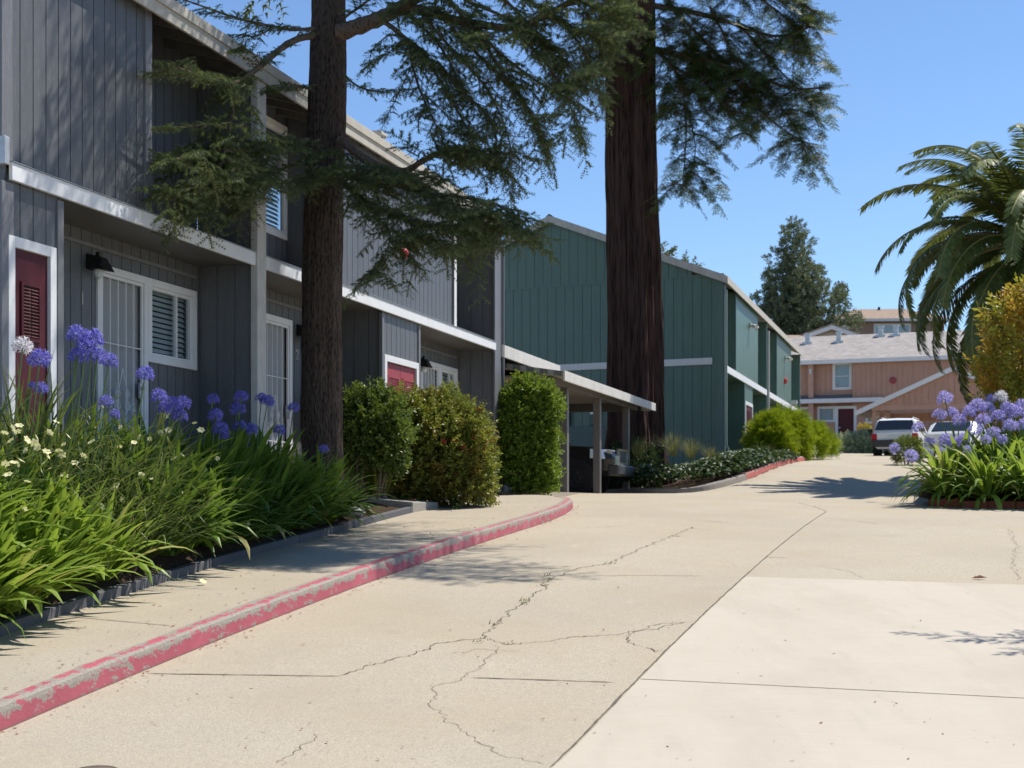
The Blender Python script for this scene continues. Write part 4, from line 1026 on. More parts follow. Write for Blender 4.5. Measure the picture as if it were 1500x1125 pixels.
# ------------------------------------------------------------------ houses up the hill
def hill_house(name, label, X, Y, wd, dp, zw, zr, wm, rm, wins, yaw=0.0, gable_front=False, trim='white', base=None):
    d = (math.cos(yaw), math.sin(yaw)); fr = Fr((X, Y), d, (d[1], -d[0])); z0 = base if base is not None else G(X, Y) - 2
    r = thing(name, label, 'house', (X, Y, z0))
    mb = MB()
    if gable_front:
        siding(mb, fr, 0, wd, z0, lambda u: zw + (zr - zw) * (1 - abs(u - wd / 2) / (wd / 2)), 0, pitch=.6, holes=wins)
    else: siding(mb, fr, 0, wd, z0, zw, 0, pitch=.6, holes=wins)
    fr.box(mb, 0, .1, -dp, -.02, z0, zw); fr.box(mb, wd - .1, wd, -dp, -.02, z0, zw); fr.box(mb, 0, wd, -dp - .1, -dp, z0, zw)
    mb.build('wall', M[wm], r); mb = MB(); up = Vector((0, 0, .25)); o_ = .6
    if gable_front:
        k = (zr - zw) / (wd / 2)
        for s_, u in ((0, -o_), (1, wd + o_)):
            q = [fr.p(u, o_, zw - k * o_), fr.p(wd / 2, o_, zr), fr.p(wd / 2, -dp - o_, zr), fr.p(u, -dp - o_, zw - k * o_)]; mb.prism(q, [p + up for p in q])
    else:
        k = (zr - zw) / (dp / 2)
        q = [fr.p(-o_, o_, zw - k * o_ + .1), fr.p(wd + o_, o_, zw - k * o_ + .1), fr.p(wd * .72, -dp / 2, zr), fr.p(wd * .28, -dp / 2, zr)]; mb.prism(q, [p + up for p in q])
        q = [fr.p(-o_, -dp - o_, zw - k * o_ + .1), fr.p(wd + o_, -dp - o_, zw - k * o_ + .1), fr.p(wd * .72, -dp / 2, zr), fr.p(wd * .28, -dp / 2, zr)]; mb.prism(q, [p + up for p in q])
        for u, um in ((-o_, wd * .28), (wd + o_, wd * .72)):
            q = [fr.p(u, o_, zw - k * o_ + .1), fr.p(u, -dp - o_, zw - k * o_ + .1), fr.p(um, -dp / 2, zr)]; mb.prism(q, [p + up for p in q])
    ro = mb.build('roof', M[rm], r); set_uv(ro, (fr.d.x, fr.d.y, 0), (fr.n.x, fr.n.y, 0))
    mb = MB()
    if gable_front:
        for u in (-o_, wd + o_):
            c0 = [fr.p(u, o_ + .01, zw - k * o_ - .25), fr.p(wd / 2, o_ + .01, zr - .25), fr.p(wd / 2, o_ + .01, zr + .1), fr.p(u, o_ + .01, zw - k * o_ + .1)]; mb.prism(c0, [p + fr.n * .08 for p in c0])
    else: fr.box(mb, -o_, wd + o_, o_ + .01, o_ + .1, zw - k * o_ + .02, zw - k * o_ + .32)
    mb.build('roof_fascia', M[trim], r)
    for h in wins: window(r, fr, *h, 0, trim=.18, style='hung', cover='curtain')
    return r, fr
X0 = (1222 - 750) / F * 165
r, fr = hill_house('hillside_house', 'brown hillside house with low hip roof and wide white window, topmost behind the roofs', X0 - .5, 165, 13, 9, 22.75, 24.4, 'brownwall', 'shingle_tan', [(1.2, 2.2, 20.9, 22.2), (5.0, 9.2, 20.6, 22.35)], -.05)
mb = MB(); p = fr.p(6.4, -4, 23.8); mb.tube([p, p + Vector((0, 0, 1.0))], .15, 8); mb.build('roof_vent', M['dark'], r)
X1 = (1164 - 750) / F * 125
r, fr = hill_house('hillside_house', 'tan house with a shallow white-trimmed gable rising behind the grey shingle roof', X1, 125, 6.2, 8, 15.9, 17.0, 'tanwall', 'shingle_tan', [], -.02, True)
mb = MB(); q = [fr.p(1.9, .02, 16.15), fr.p(4.3, .02, 16.15), fr.p(3.1, .02, 16.62)]; mb.prism(q, [p + fr.n * .06 for p in q]); mb.build('gable_vent', M['eave'], r)
mb = MB(); fr.box(mb, 1.2, 5.0, .02, .09, 15.55, 15.7)
for u in (1.4, 4.6): fr.box(mb, u - .25, u + .25, .10, .4, 15.4, 15.8)
mb.build('gable_trim', M['white'], r)
r, fr = hill_house('hillside_house', 'low tan house end showing left of the white-trimmed gable', (1120 - 750) / F * 120, 120, 5.0, 7, 14.6, 15.9, 'tanwall', 'shingle_tan', [], .0, False)

# ------------------------------------------------------------------ cars
def car(name, label, cat, loc, yaw, L, W, sec, paint, wheels, wr, side_win, rear_win=None, front_win=None, floor=.28, tum=.16, extras=None):
    """sec: (x from rear, belt z, top z); the body is lofted through the stations"""
    c, s_ = math.cos(yaw), math.sin(yaw)
    root = thing(name, label, cat, loc); loc = Vector(loc)
    def T(x, y, z): return loc + Vector((x * c - y * s_, x * s_ + y * c, z))
    mb = MB(); rings = []
    def half(x, zb, zt):
        e = .5 * W * (1 - .10 * max(0, (abs(x - L / 2) / (L / 2)) ** 6))
        t = e - tum * max(0, zt - zb) / .6 if zt - zb > .1 else e - .04
        return [(e * .8, floor), (e * .97, floor + .12), (e, floor + .4), (e * .985, zb), (t + .02, zt - .07), (t - .10, zt - .005), (0, zt + .015)]
    for (x, zb, zt) in sec:
        h = half(x, zb, zt); rings.append([(x, y, z) for y, z in h] + [(x, -y, z) for y, z in h[-2::-1]])
    n = len(rings[0]); 
    for r_ in rings: mb.v += [tuple(T(*p)) for p in r_]
    for i in range(len(rings) - 1):
        for j in range(n - 1): mb.f.append((i * n + j, i * n + j + 1, (i + 1) * n + j + 1, (i + 1) * n + j)); mb.m.append(0)
        mb.f.append((i * n + n - 1, i * n, (i + 1) * n, (i + 1) * n + n - 1)); mb.m.append(0)
    mb.f.append(tuple(range(n))); mb.m.append(0); e = (len(rings) - 1) * n; mb.f.append(tuple(range(e + n - 1, e - 1, -1))); mb.m.append(0)
    mb.build('body', paint, root, smooth=False, bevel=.03, seg=3)
    def at(x):
        for a, b in zip(sec[:-1], sec[1:]):
            if a[0] <= x <= b[0]:
                t = (x - a[0]) / (b[0] - a[0]) if b[0] > a[0] else 0; return half(x, a[1] + (b[1] - a[1]) * t, a[2] + (b[2] - a[2]) * t)
        return half(*sec[-1])
    for (x0, x1, ins0, ins1) in side_win:
        for sg in (-1, 1):
            mb = MB(); ha, hb = at(x0), at(x1)
            def pt(h, x, f, o_=.012): 
                y = h[3][0] + (h[4][0] - h[3][0]) * f; z = h[3][1] + (h[4][1] - h[3][1]) * f; return T(x, sg * (y + o_), z)
            a = [pt(ha, x0, .06), pt(hb, x1, .06), pt(hb, x1 + ins1, .95), pt(ha, x0 + ins0, .95)]
            q = [pt(ha, x0, .06, -.02), pt(hb, x1, .06, -.02), pt(hb, x1 + ins1, .95, -.02), pt(ha, x0 + ins0, .95, -.02)]
            mb.prism(q, a); mb.build('side_window', M['glassd'], root)
    for wn, nm in ((rear_win, 'rear_window'), (front_win, 'windscreen')):
        if wn:
            (xa, za, wa), (xb, zb, wb) = wn; mb = MB(); dx = -.03 if nm == 'rear_window' else .02
            q = [T(xa, -wa, za), T(xa, wa, za), T(xb, wb, zb), T(xb, -wb, zb)]; o_ = T(dx, 0, .02) - T(0, 0, 0)
            mb.prism(q, [p + o_ for p in q]); mb.build(nm, M['glassd'], root)
    for x in wheels:
        for sg in (-1, 1):
            y = sg * (W / 2 - .10); mb = MB(); pr = [(-.11, .62), (-.11, .96), (-.08, 1), (.08, 1), (.11, .96), (.11, .62)]
            wl = MB(); wl.tube([T(x, sg * (W / 2 - .25), wr), T(x, sg * (W / 2 + .006), wr)], wr * 1.16, 24); wl.build('arch_shade', M['dark'], root)  # dark disc paints the shaded hollow; the body is not cut
            mb.tube([T(x, y + sg * a, wr) for a, k in pr], [wr * k for a, k in pr], 26); wo = mb.build('wheel', M['tyre'], root, smooth=False)
            mb = MB(); mb.tube([T(x, y + sg * .09, wr), T(x, y + sg * .118, wr)], [wr * .62, wr * .60], 20)
            for k in range(6):
                a = k * 1.0472; mb.ball(T(x + math.cos(a) * wr * .36, y + sg * .12, wr + math.sin(a) * wr * .36), wr * .11, nu=6, nv=4)
            mb.tube([T(x, y + sg * .10, wr), T(x, y + sg * .15, wr)], wr * .16, 10)
            mb.build('rim', M['steel'] if paint != M['carblack'] else M['wheelgrey'], wo)
    if extras: extras(root, T)
    return root
M['glassd'] = m_plain('tinted car glass', (.02, .028, .035), .06, 0, .8, .02); M['wheelgrey'] = m_plain('dark alloy', (.06, .06, .065), .35, .6)
def bxT(mb, T, x0, x1, y0, y1, z0, z1):
    mb.hexa([T(x0, y0, z0), T(x1, y0, z0), T(x1, y1, z0), T(x0, y1, z0), T(x0, y0, z1), T(x1, y0, z1), T(x1, y1, z1), T(x0, y1, z1)])
def truck_x(root, T):
    for sg in (-1, 1):
        mb = MB(); q = [T(4.50, sg * .58, .78), T(4.60, sg * .60, .80), T(4.36, sg * .945, .82), T(4.20, sg * .955, .84), T(4.18, sg * .955, 1.02), T(4.36, sg * .90, 1.03), T(4.56, sg * .60, 1.02), T(4.50, sg * .58, 1.0)]
        mb.prism([T(4.72, sg * .50, .80), T(4.55, sg * .90, .82), T(4.20, sg * .965, .86), T(4.2, sg * .93, .84)], [T(4.70, sg * .50, 1.04), T(4.50, sg * .88, 1.05), T(4.20, sg * .955, 1.06), T(4.2, sg * .9, 1.04)])
        mb.build('headlight', M['lamp'], root)
        mb = MB(); bxT(mb, T, 4.74, 4.80, sg * .62, sg * .82, .50, .60); mb.build('fog_lamp', M['lamp'], root)
        mb = MB(); bxT(mb, T, 3.05, 3.2, sg * .96, sg * 1.16, 1.12, 1.30); mb.build('mirror', M['carblack'], root, bevel=.03)
        mb = MB(); bxT(mb, T, 1.6, 3.2, sg * .94, sg * 1.02, .40, .46); mb.build('running_board', M['black'], root)
        mb = MB(); bxT(mb, T, 2.0, 2.2, sg * .955, sg * .985, .98, 1.02); mb.build('door_handle', M['black'], root)
    mb = MB(); bxT(mb, T, 4.74, 4.79, -.46, .46, .74, 1.04); gr = mb.build('grille', M['black'], root)
    mb = MB(); frame = [(-.5, .5, 1.02, 1.07), (-.5, .5, .70, .75)]
    for a, b, c_, d_ in frame: bxT(mb, T, 4.74, 4.81, a, b, c_, d_)
    bxT(mb, T, 4.74, 4.81, -.5, -.46, .75, 1.02); bxT(mb, T, 4.74, 4.81, .46, .5, .75, 1.02)
    mb.build('grille_surround', M['chrome'], root)
    mb = MB(); bxT(mb, T, 4.60, 4.88, -.90, .90, .42, .70); mb.build('bumper', M['bumper'], root, bevel=.05)
tr = gf.p(36.15, -3.92, CZ)
car('pickup_truck', 'black pickup truck parked nose out in the shade of the taupe carport', 'truck', tr, math.atan2(-.2831, .9591), 4.76, 1.9,
    [(0, 1.02, 1.06), (.1, 1.08, 1.12), (1.45, 1.08, 1.12), (1.50, 1.1, 1.70), (1.7, 1.1, 1.78), (2.6, 1.1, 1.78), (3.3, 1.10, 1.20), (3.5, 1.08, 1.16), (4.4, 1.02, 1.10), (4.7, .92, 1.0), (4.76, .80, .9)], M['carblack'], (.95, 3.82), .39,
    [(1.72, 2.4, .05, 0), (2.45, 3.12, .02, -.38)], None, ((3.25, 1.22, .78), (2.64, 1.72, .66)), .42, .14, truck_x)
def suv_x(root, T):
    for sg in (-1, 1):
        mb = MB(); bxT(mb, T, -.02, .12, sg * .70, sg * .93, .66, .92); mb.build('tail_light', M['redlamp'], root, bevel=.02)
        mb = MB(); mb.tube([T(.7, sg * .62, 1.55), T(.75, sg * .62, 1.61), T(2.3, sg * .62, 1.61), T(2.4, sg * .62, 1.54)], .025, 6); mb.build('roof_rail', M['steel'], root)
        mb = MB(); bxT(mb, T, 2.95, 3.08, sg * .95, sg * 1.12, 1.05, 1.2); mb.build('mirror', M['carwhite'], root, bevel=.03)
    mb = MB(); bxT(mb, T, -.10, .1, -.93, .93, .38, .66); mb.build('bumper', M['bumper'], root, bevel=.04)
    mb = MB(); bxT(mb, T, -.045, -.02, -.26, .26, .70, .83); mb.build('number_plate', M['curtain'], root)
q = on_ground(1330, 668); sp = (q.x - .55, q.y, q.z)
SUVS = [(-.0, .90, .95), (.06, .98, 1.02), (.36, 1.0, 1.48), (.6, 1.0, 1.56), (2.2, .98, 1.54), (3.1, .96, 1.04), (3.4, .94, 1.0), (4.2, .87, .92), (4.5, .74, .80)]
car('suv', 'white estate car with roof rails parked nose in at the far carport', 'car', sp, R(66), 4.5, 1.88, SUVS, M['carwhite'], (.85, 3.55), .36,
    [(.50, 1.15, .12, 0), (1.2, 2.0, 0, 0), (2.05, 2.9, 0, -.55)], ((.075, 1.07, .80), (.325, 1.455, .68)), ((3.05, 1.08, .74), (2.28, 1.50, .62)), .30, .18, suv_x)
q = on_ground(1400, 672)
car('sedan', 'silver car half hidden behind the lilac flowers right of the white estate car', 'car', (q.x, q.y + 1.0, q.z), R(62), 4.5, 1.8,
    [(0, .85, .92), (.08, .95, 1.0), (.7, .98, 1.04), (1.2, 1.0, 1.38), (1.6, 1.0, 1.45), (2.5, 1.0, 1.43), (3.2, .98, 1.05), (4.2, .85, .92), (4.5, .7, .76)], M['carwhite'], (.85, 3.6), .33,
    [(1.25, 2.0, .2, 0), (2.05, 2.9, 0, -.4)], ((.72, 1.06, .7), (1.17, 1.40, .6)), ((3.15, 1.08, .7), (2.5, 1.38, .6)), .26, .16)
q = on_ground(1287, 662)
for k, (dx, lb) in enumerate(((0.0, 'black wheeled refuse bin beside the terracotta carport post'), )):
    bn = thing('refuse_bin', lb, 'bin', (q.x + dx, q.y + 2.2, G(q.x, q.y + 2.2)))
    b = OFF[bn]; mb = MB()
    mb.hexa([b + Vector(v) for v in ((-.28, -.3, .08), (.28, -.3, .08), (.28, .3, .08), (-.28, .3, .08), (-.36, -.38, 1.0), (.36, -.38, 1.0), (.36, .38, 1.0), (-.36, .38, 1.0))]); mb.build('body', M['bin'], bn, bevel=.02)
    mb = MB(); mb.hexa([b + Vector(v) for v in ((-.39, -.42, 1.003), (.39, -.42, 1.003), (.39, .42, 1.003), (-.39, .42, 1.003), (-.35, -.38, 1.06), (.35, -.38, 1.06), (.35, .40, 1.14), (-.35, .40, 1.14))]); mb.build('lid', M['bin'], bn, bevel=.02)
    for s_ in (-1, 1): mb = MB(); mb.tube([b + Vector((s_ * .24, .3, .1)), b + Vector((s_ * .30, .3, .1))], .1, 12); mb.build('wheel', M['tyre'], bn)
# ------------------------------------------------------------------ plant building blocks
def V3(*a): return Vector(a)
def needle_tuft(tr, p, d, r, n, L, wd, rg):
    """n thin needles radiating round direction d"""
    B = basis(d, rg.uniform(0, 6.28)); x = V3(B[0][0], B[1][0], B[2][0]); y = V3(B[0][1], B[1][1], B[2][1]); z = V3(B[0][2], B[1][2], B[2][2])
    for k in range(n):
        a = 6.283 * (k + rg.random()) / n; dd = (x * rg.uniform(.25, .9) + (y * math.cos(a) + z * math.sin(a))).normalized()
        s_ = dd.cross(x).normalized() * wd; l = L * rg.uniform(.7, 1.2)
        tr.append((p - s_, p + s_, p + dd * l))
def cedar_twig(seed, L=.46, st=.034, nn=7, sub=6, nl=.044, wd=.0056):
    rg = random.Random(seed); tr = []
    def axis(p, d, l, depth):
        n = max(2, int(l / st)); pts = []
        bend = V3(rg.uniform(-.2, .2), rg.uniform(-.2, .2), -.35)
        q = p.copy(); dd = d.normalized()
        for i in range(n + 1):
            pts.append(q.copy()); dd = (dd + bend * (st * 1.6)).normalized(); q = q + dd * st
            needle_tuft(tr, q, dd, 0, nn, nl, wd, rg)
        for i in range(n):
            s_ = V3(0, 0, 1).cross(dd).normalized() * .0035; tr.append((pts[i] - s_, pts[i] + s_, pts[i + 1], 1)); 
        if depth:
            for k in range(sub):
                i = int((k + .8) / (sub + .8) * n); sg = 1 if k % 2 else -1
                axis(pts[i], (dd * .8 + V3(-dd.y, dd.x, 0) * sg + V3(0, 0, rg.uniform(-.25, .25))), l * rg.uniform(.28, .48) * (1 - .35 * i / n), depth - 1)
    axis(V3(0, 0, 0), V3(1, 0, .05), L, 1)
    return proto(tr)
def flat_spray(seed, L=.6, nl=.075, wd=.011, sub=9, droop=.5):
    rg = random.Random(seed); tr = []
    def axis(p, d, l, depth, st):
        n = max(3, int(l / st)); q = p.copy(); dd = d.normalized(); pts = []
        for i in range(n + 1):
            pts.append((q.copy(), dd.copy())); dd = (dd + V3(0, 0, -droop) * st).normalized(); q = q + dd * st
            f = 1 - .5 * i / n
            for sg in (-1, 1):
                s_ = V3(-dd.y, dd.x, 0).normalized() * sg; e = (dd * .75 + s_ + V3(0, 0, rg.uniform(-.35, .35))).normalized() * nl * f * rg.uniform(.7, 1.15)
                w_ = dd * wd; tr.append((q - w_, q + w_, q + e))
        if depth:
            for k in range(sub):
                i = int((k + .7) / (sub + .5) * n); sg = 1 if k % 2 else -1; q, dq = pts[i]
                axis(q, dq * .9 + V3(-dq.y, dq.x, 0) * sg + V3(0, 0, rg.uniform(-.35, .15)), l * rg.uniform(.3, .5) * (1 - .4 * i / n), depth - 1, st)
    axis(V3(0, 0, 0), V3(1, 0, .1), L, 1, .034)
    return proto(tr)
def leaf_tris(p, d, up, L, w_, fold=.25, mi=0):
    d = d.normalized(); s_ = d.cross(up).normalized(); n = s_.cross(d)
    m1 = p + d * L * .45; a = m1 + s_ * w_ + n * w_ * fold; b = m1 - s_ * w_ + n * w_ * fold; e = p + d * L - n * L * .08
    return [(p, m1, a, mi), (p, b, m1, mi), (m1, e, a, mi), (m1, b, e, mi)]
def sprig(seed, L=.26, n=10, ll=.075, lw=.022, upness=.4):
    rg = random.Random(seed); tr = []; c = V3(rg.uniform(-.2, .2), rg.uniform(-.2, .2), 0)
    for k in range(n):
        f = (k + .4) / n; p = V3(1, 0, 0) * L * f + c * (L * f * f)
        a = k * 2.4 + rg.uniform(-.4, .4); d = V3(.75 if k < n - 1 else 1.3, math.cos(a), math.sin(a)) + V3(0, 0, upness * .3)
        l = ll * rg.uniform(.7, 1.15) * (1 - .35 * abs(f - .5)); tr += leaf_tris(p, d, V3(rg.uniform(-.4, .4), rg.uniform(-.4, .4), 1), l, lw * l / ll, .2)
    s_ = V3(0, .004, 0); tr.append((V3(0, 0, 0) - s_, V3(0, 0, 0) + s_, V3(L, 0, 0) + c * L, 1))
    return proto(tr)
def strap_proto(seed, n, L, w_, el=(.9, 1.45), droop=(1.0, 2.2), seg=7, r0=.07, fold=.3):
    rg = random.Random(seed); tr = []
    for k in range(n):
        a = rg.uniform(0, 6.283); e = rg.uniform(*el); l = L * rg.uniform(.65, 1.1); dr = rg.uniform(*droop) * (1.6 - e * .55)
        p = V3(math.cos(a), math.sin(a), 0) * rg.uniform(0, r0); tw = rg.uniform(-.35, .35); ww = w_ * rg.uniform(.75, 1.15)
        prev = None
        for i in range(seg + 1):
            f = i / seg; ee = e - dr * f * f; aa = a + tw * f
            d = V3(math.cos(aa) * math.cos(ee), math.sin(aa) * math.cos(ee), math.sin(ee)); s_ = V3(-math.sin(aa), math.cos(aa), 0); nn = s_.cross(d)
            wf = ww * (.55 + .75 * f) if f < .55 else ww * (.9625 * (1 - ((f - .55) / .45) ** 2.2) + .01)
            cur = (p + s_ * wf - nn * wf * -fold, p.copy(), p - s_ * wf - nn * wf * -fold)
            if prev:
                for x, y in ((0, 1), (1, 2)): tr.append((prev[x], prev[y], cur[y])); tr.append((prev[x], cur[y], cur[x]))
            prev = cur; p = p + d * (l / seg)
    # weld so that every blade is one island
    V, T, M_ = proto(tr); key = {}; idx = np.zeros(len(V), np.int32); out = []
    for i, v in enumerate(V):
        k = (round(v[0], 5), round(v[1], 5), round(v[2], 5))
        if k not in key: key[k] = len(out); out.append(v)
        idx[i] = key[k]
    return np.array(out), idx[T], M_
def umbel_proto(seed, r=.090, n=30, pl=.046, pw=.0095):
    rg = random.Random(seed); tr = []
    for k in range(n):
        z = 1 - 1.45 * (k + .5) / n; a = k * 2.39996 + rg.uniform(-.2, .2); q = math.sqrt(max(0, 1 - z * z)); d = V3(q * math.cos(a), q * math.sin(a), z + rg.uniform(-.12, .12)).normalized()
        rr_ = r * rg.uniform(.55, 1.12); s_ = d.cross(V3(.3, .2, 1)).normalized(); t = s_.cross(d)
        tr.append((s_ * .0015, -s_ * .0015, d * rr_, 1))
        b = d * rr_ * .62
        for j in range(6):
            an = j * 1.0472 + rg.uniform(0, .3); e = s_ * math.cos(an) + t * math.sin(an); f = e.cross(d).normalized()
            m1 = b + (d * .8 + e * .45).normalized() * pl * .6; tip = b + (d * .75 + e * .75).normalized() * pl * 1.1
            tr.append((b, m1 + f * pw * .6, m1 - f * pw * .6)); tr.append((m1 + f * pw * .6, tip, m1 - f * pw * .6))
    return proto(tr)
def star_proto(seed, r=.035, n=6):
    rg = random.Random(seed); tr = []
    for j in range(n):
        a = j * 6.283 / n; d = V3(math.cos(a), math.sin(a), .35); s_ = V3(-math.sin(a), math.cos(a), 0) * r * .42
        m = d * r * .6; tr.append((V3(0, 0, 0), m - s_, m + s_)); tr.append((m - s_, d * r * 1.05 - V3(0, 0, r * .2), m + s_))
    return proto(tr)
def mesh_of(name, pr, mats):
    """one mesh datablock from a prototype, centred on its own origin"""
    s = Soup(); s.put(pr, (0, 0, 0), np.eye(3)); o = s.build(name, mats); me = o.data; bpy.data.objects.remove(o); return me
def child(name, me, parent, loc, rot=None, scale=1.0, extra_parent=None):
    o = bpy.data.objects.new(name, me); COL.objects.link(o); o.parent = parent; o.location = loc
    if rot is not None: o.rotation_euler = rot
    o.scale = (scale,) * 3; OFF[o] = OFF.get(parent, V3(0, 0, 0)) + Vector(loc); return o
def rs(pts, st):
    out = []
    for a, b in zip(pts[:-1], pts[1:]):
        n = max(1, int((b - a).length / st)); out += [a.lerp(b, i / n) for i in range(n)]
    return out + [pts[-1]]
def smooth3(pts, it=2):
    for _ in range(it):
        q = [pts[0]]
        for a, b in zip(pts[:-1], pts[1:]): q += [a.lerp(b, .25), a.lerp(b, .75)]
        pts = q + [pts[-1]]
    return pts
def clothe(S, pts, protos, spacing, scl=(.6, 1.1), start=.15, spread=1.0, lift=0.0, rg=rnd, taper=.45, tip=True):
    P_ = rs(pts, spacing); n = len(P_)
    for i, p in enumerate(P_):
        f = i / max(1, n - 1)
        if f < start: continue
        t = (P_[min(i + 1, n - 1)] - P_[max(i - 1, 0)]).normalized()
        side = V3(-t.y, t.x, 0); side = side.normalized() if side.length > .05 else V3(1, 0, 0)
        for sg in (-1, 1):
            if rg.random() < .12: continue
            d = t * rg.uniform(.35, .95) + side * sg * spread * rg.uniform(.5, 1.1) + V3(0, 0, lift + rg.uniform(-.35, .3))
            S.put(rg.choice(protos), p + V3(rg.gauss(0, .015), rg.gauss(0, .015), rg.gauss(0, .015)), basis(d, rg.uniform(-.6, .6)), rg.uniform(*scl) * (1 - taper * abs(f - .45)))
    if tip: S.put(rg.choice(protos), P_[-1], basis(P_[-1] - P_[-2], rg.uniform(-.5, .5)), scl[1])

# ------------------------------------------------------------------ the cedar by the sidewalk
CT = [cedar_twig(i) for i in range(7)]
CTB = [cedar_twig(40 + i, L=.8, st=.09, nn=4, sub=5, nl=.11, wd=.016) for i in range(3)]
cY = 18.3
cb = P(474, 752, cY)
ce = thing('cedar_tree', 'dark conifer with a tall straight trunk and spreading needled limbs, growing beside the sidewalk', 'tree', cb)
def trunk_mesh(axis, rads, n, nz, amp, freq, zs_, flute=None, root=None):
    mb = MB(); pts = rs([Vector(p) for p in axis], nz); L = len(pts)
    zc = [p.z for p in pts]
    for i, p in enumerate(pts):
        f = i / (L - 1); k = f * (len(rads) - 1); a = int(min(k, len(rads) - 2)); r = rads[a] + (rads[a + 1] - rads[a]) * (k - a)
        for j in range(n):
            an = 6.2832 * j / n; d = V3(math.cos(an), math.sin(an), 0)
            q = V3(d.x * r * freq, d.y * r * freq, p.z * zs_)
            h = noise.fractal(q, 1.0, 2.0, 4); h2 = abs(noise.noise(V3(d.x * r * freq * 2.3 + 7, d.y * r * freq * 2.3, p.z * zs_ * 1.5)))
            rr_ = r + amp * (h * .7 - h2 * .9) + (flute(an, p.z, r) if flute else 0)
            mb.v.append(tuple(p + d * rr_))
    for i in range(L - 1):
        for j in range(n):
            j2 = (j + 1) % n; mb.f.append((i * n + j, i * n + j2, (i + 1) * n + j2, (i + 1) * n + j)); mb.m.append(0)
    return mb
def cflute(an, z, r):
    zb = z - cb.z
    e = .10 * math.exp(-max(zb, 0) / .22) * (.6 + .5 * math.cos(an * 5 + 1))
    return e
ax = [P(474, 756, cY), P(473, 700, cY), P(471, 600, cY), P(472, 450, cY), P(474, 300, cY), P(478, 170, cY), P(481, 60, cY), P(482, -60, cY), P(484, -300, cY), P(486, -600, cY)]
tm = trunk_mesh(ax, [.265, .262, .262, .250, .245, .24, .215, .20, .19, .15, .11, .06], 72, .045, .026, 11, .9, cflute)
tm.build('trunk', M['cedarbark'], ce, smooth=False)
lim = MB(); S = Soup()
def Q(*pts): return smooth3([P(*p) for p in pts])
lr = random.Random(17)
def limb(pts, r0, r1, start=.15, sp=.10, scl=(.55, 1.05), protos=CT, bare=False, kids=0, kl=(.18, .44), up=0, **kw):
    if up: pts = [(x, y - up * min(1, i / 2), d) for i, (x, y, d) in enumerate(pts)]
    p = Q(*pts); n = len(p); lim.tube(p, [r0 + (r1 - r0) * i / (n - 1) for i in range(n)], 9, jit=lambda i, j: 1 + .12 * math.sin(i * 2.1 + j * 1.7))
    if not bare: clothe(S, p, protos, sp, scl, start, **kw)
    R_ = rs(p, .05); n = len(R_)
    for k in range(kids):
        i = int((start + (1 - start) * (k + lr.random()) / max(1, kids)) * (n - 2)); a = R_[i]; t = (R_[i + 1] - R_[max(0, i - 1)]).normalized(); s_ = V3(-t.y, t.x, 0).normalized() * (1 if k % 2 else -1)
        d = (t * lr.uniform(.1, .9) + s_ * lr.uniform(.3, .9) + V3(0, 0, lr.uniform(-.35, .45))).normalized(); L_ = lr.uniform(*kl)
        q = [a + d * L_ * f + V3(0, 0, -.22 * L_ * f * f) + V3(lr.gauss(0, .02), lr.gauss(0, .02), 0) for f in (0, .33, .66, 1)]
        lim.tube(q, [.008, .007, .005, .003], 4); clothe(S, q, protos, .075, (scl[0] * .8, scl[1] * .95), .05, rg=lr)
    return p
limb([(488, 50, 18.25), (515, 42, 18.1), (545, 32, 17.9), (575, 18, 17.6), (600, 3, 17.4), (640, -25, 17.1), (720, -70, 16.6)], .115, .055, .5)
limb([(590, 10, 17.5), (630, 18, 17.3), (670, 31, 17.1), (710, 37, 17.0), (750, 43, 16.8), (790, 28, 16.6), (840, 0, 16.4)], .062, .03, .12, sp=.13, kids=12)
limb([(558, 28, 17.8), (585, 48, 17.6), (610, 72, 17.4), (627, 95, 17.2)], .035, .02, .4)
# left side limbs, held in front of the wall
limb([(458, 52, 18.1), (430, 58, 17.7), (402, 78, 17.3), (380, 98, 16.9), (358, 116, 16.5)], .045, .03, .35, sp=.2, scl=(.3, .6))
limb([(358, 116, 16.5), (340, 122, 16.2), (315, 118, 15.8), (285, 108, 15.4), (258, 98, 15.1)], .022, .008, .0, sp=.11, kids=5, scl=(.4, .75))
limb([(352, 118, 16.4), (343, 150, 16.2), (337, 185, 16.0), (332, 215, 15.9), (320, 250, 15.7)], .020, .010, .0, sp=.12, kids=6, scl=(.4, .8))
limb([(335, 190, 16.0), (310, 180, 15.7), (275, 186, 15.4), (245, 186, 15.1)], .010, .005, .25, sp=.16, scl=(.3, .55))
limb([(450, 205, 18.05), (420, 222, 17.5), (385, 233, 17.0), (350, 238, 16.4), (318, 236, 15.9), (288, 243, 15.5), (255, 250, 15.1)], .030, .010, .08, up=16, sp=.085, kids=9)
limb([(360, 238, 16.6), (335, 262, 16.2), (308, 282, 15.8), (280, 292, 15.5), (250, 290, 15.2)], .018, .007, .0, up=16, sp=.085, kids=8)
limb([(330, 245, 16.2), (312, 270, 15.9), (290, 305, 15.6), (268, 330, 15.4), (255, 352, 15.3)], .012, .004, .0, up=16, sp=.11, scl=(.4, .7))
limb([(395, 232, 17.1), (375, 262, 16.7), (350, 290, 16.3), (325, 312, 16.0), (300, 318, 15.8)], .018, .007, .0, up=16, sp=.085, kids=8)
limb([(440, 240, 17.9), (415, 255, 17.4), (388, 268, 17.0), (360, 290, 16.6), (355, 320, 16.4)], .018, .006, .25, up=16, sp=.12, kids=3)
limb([(455, 130, 18.1), (432, 124, 17.8), (405, 134, 17.5), (398, 130, 17.3)], .022, .008, .1, sp=.12, scl=(.35, .6))
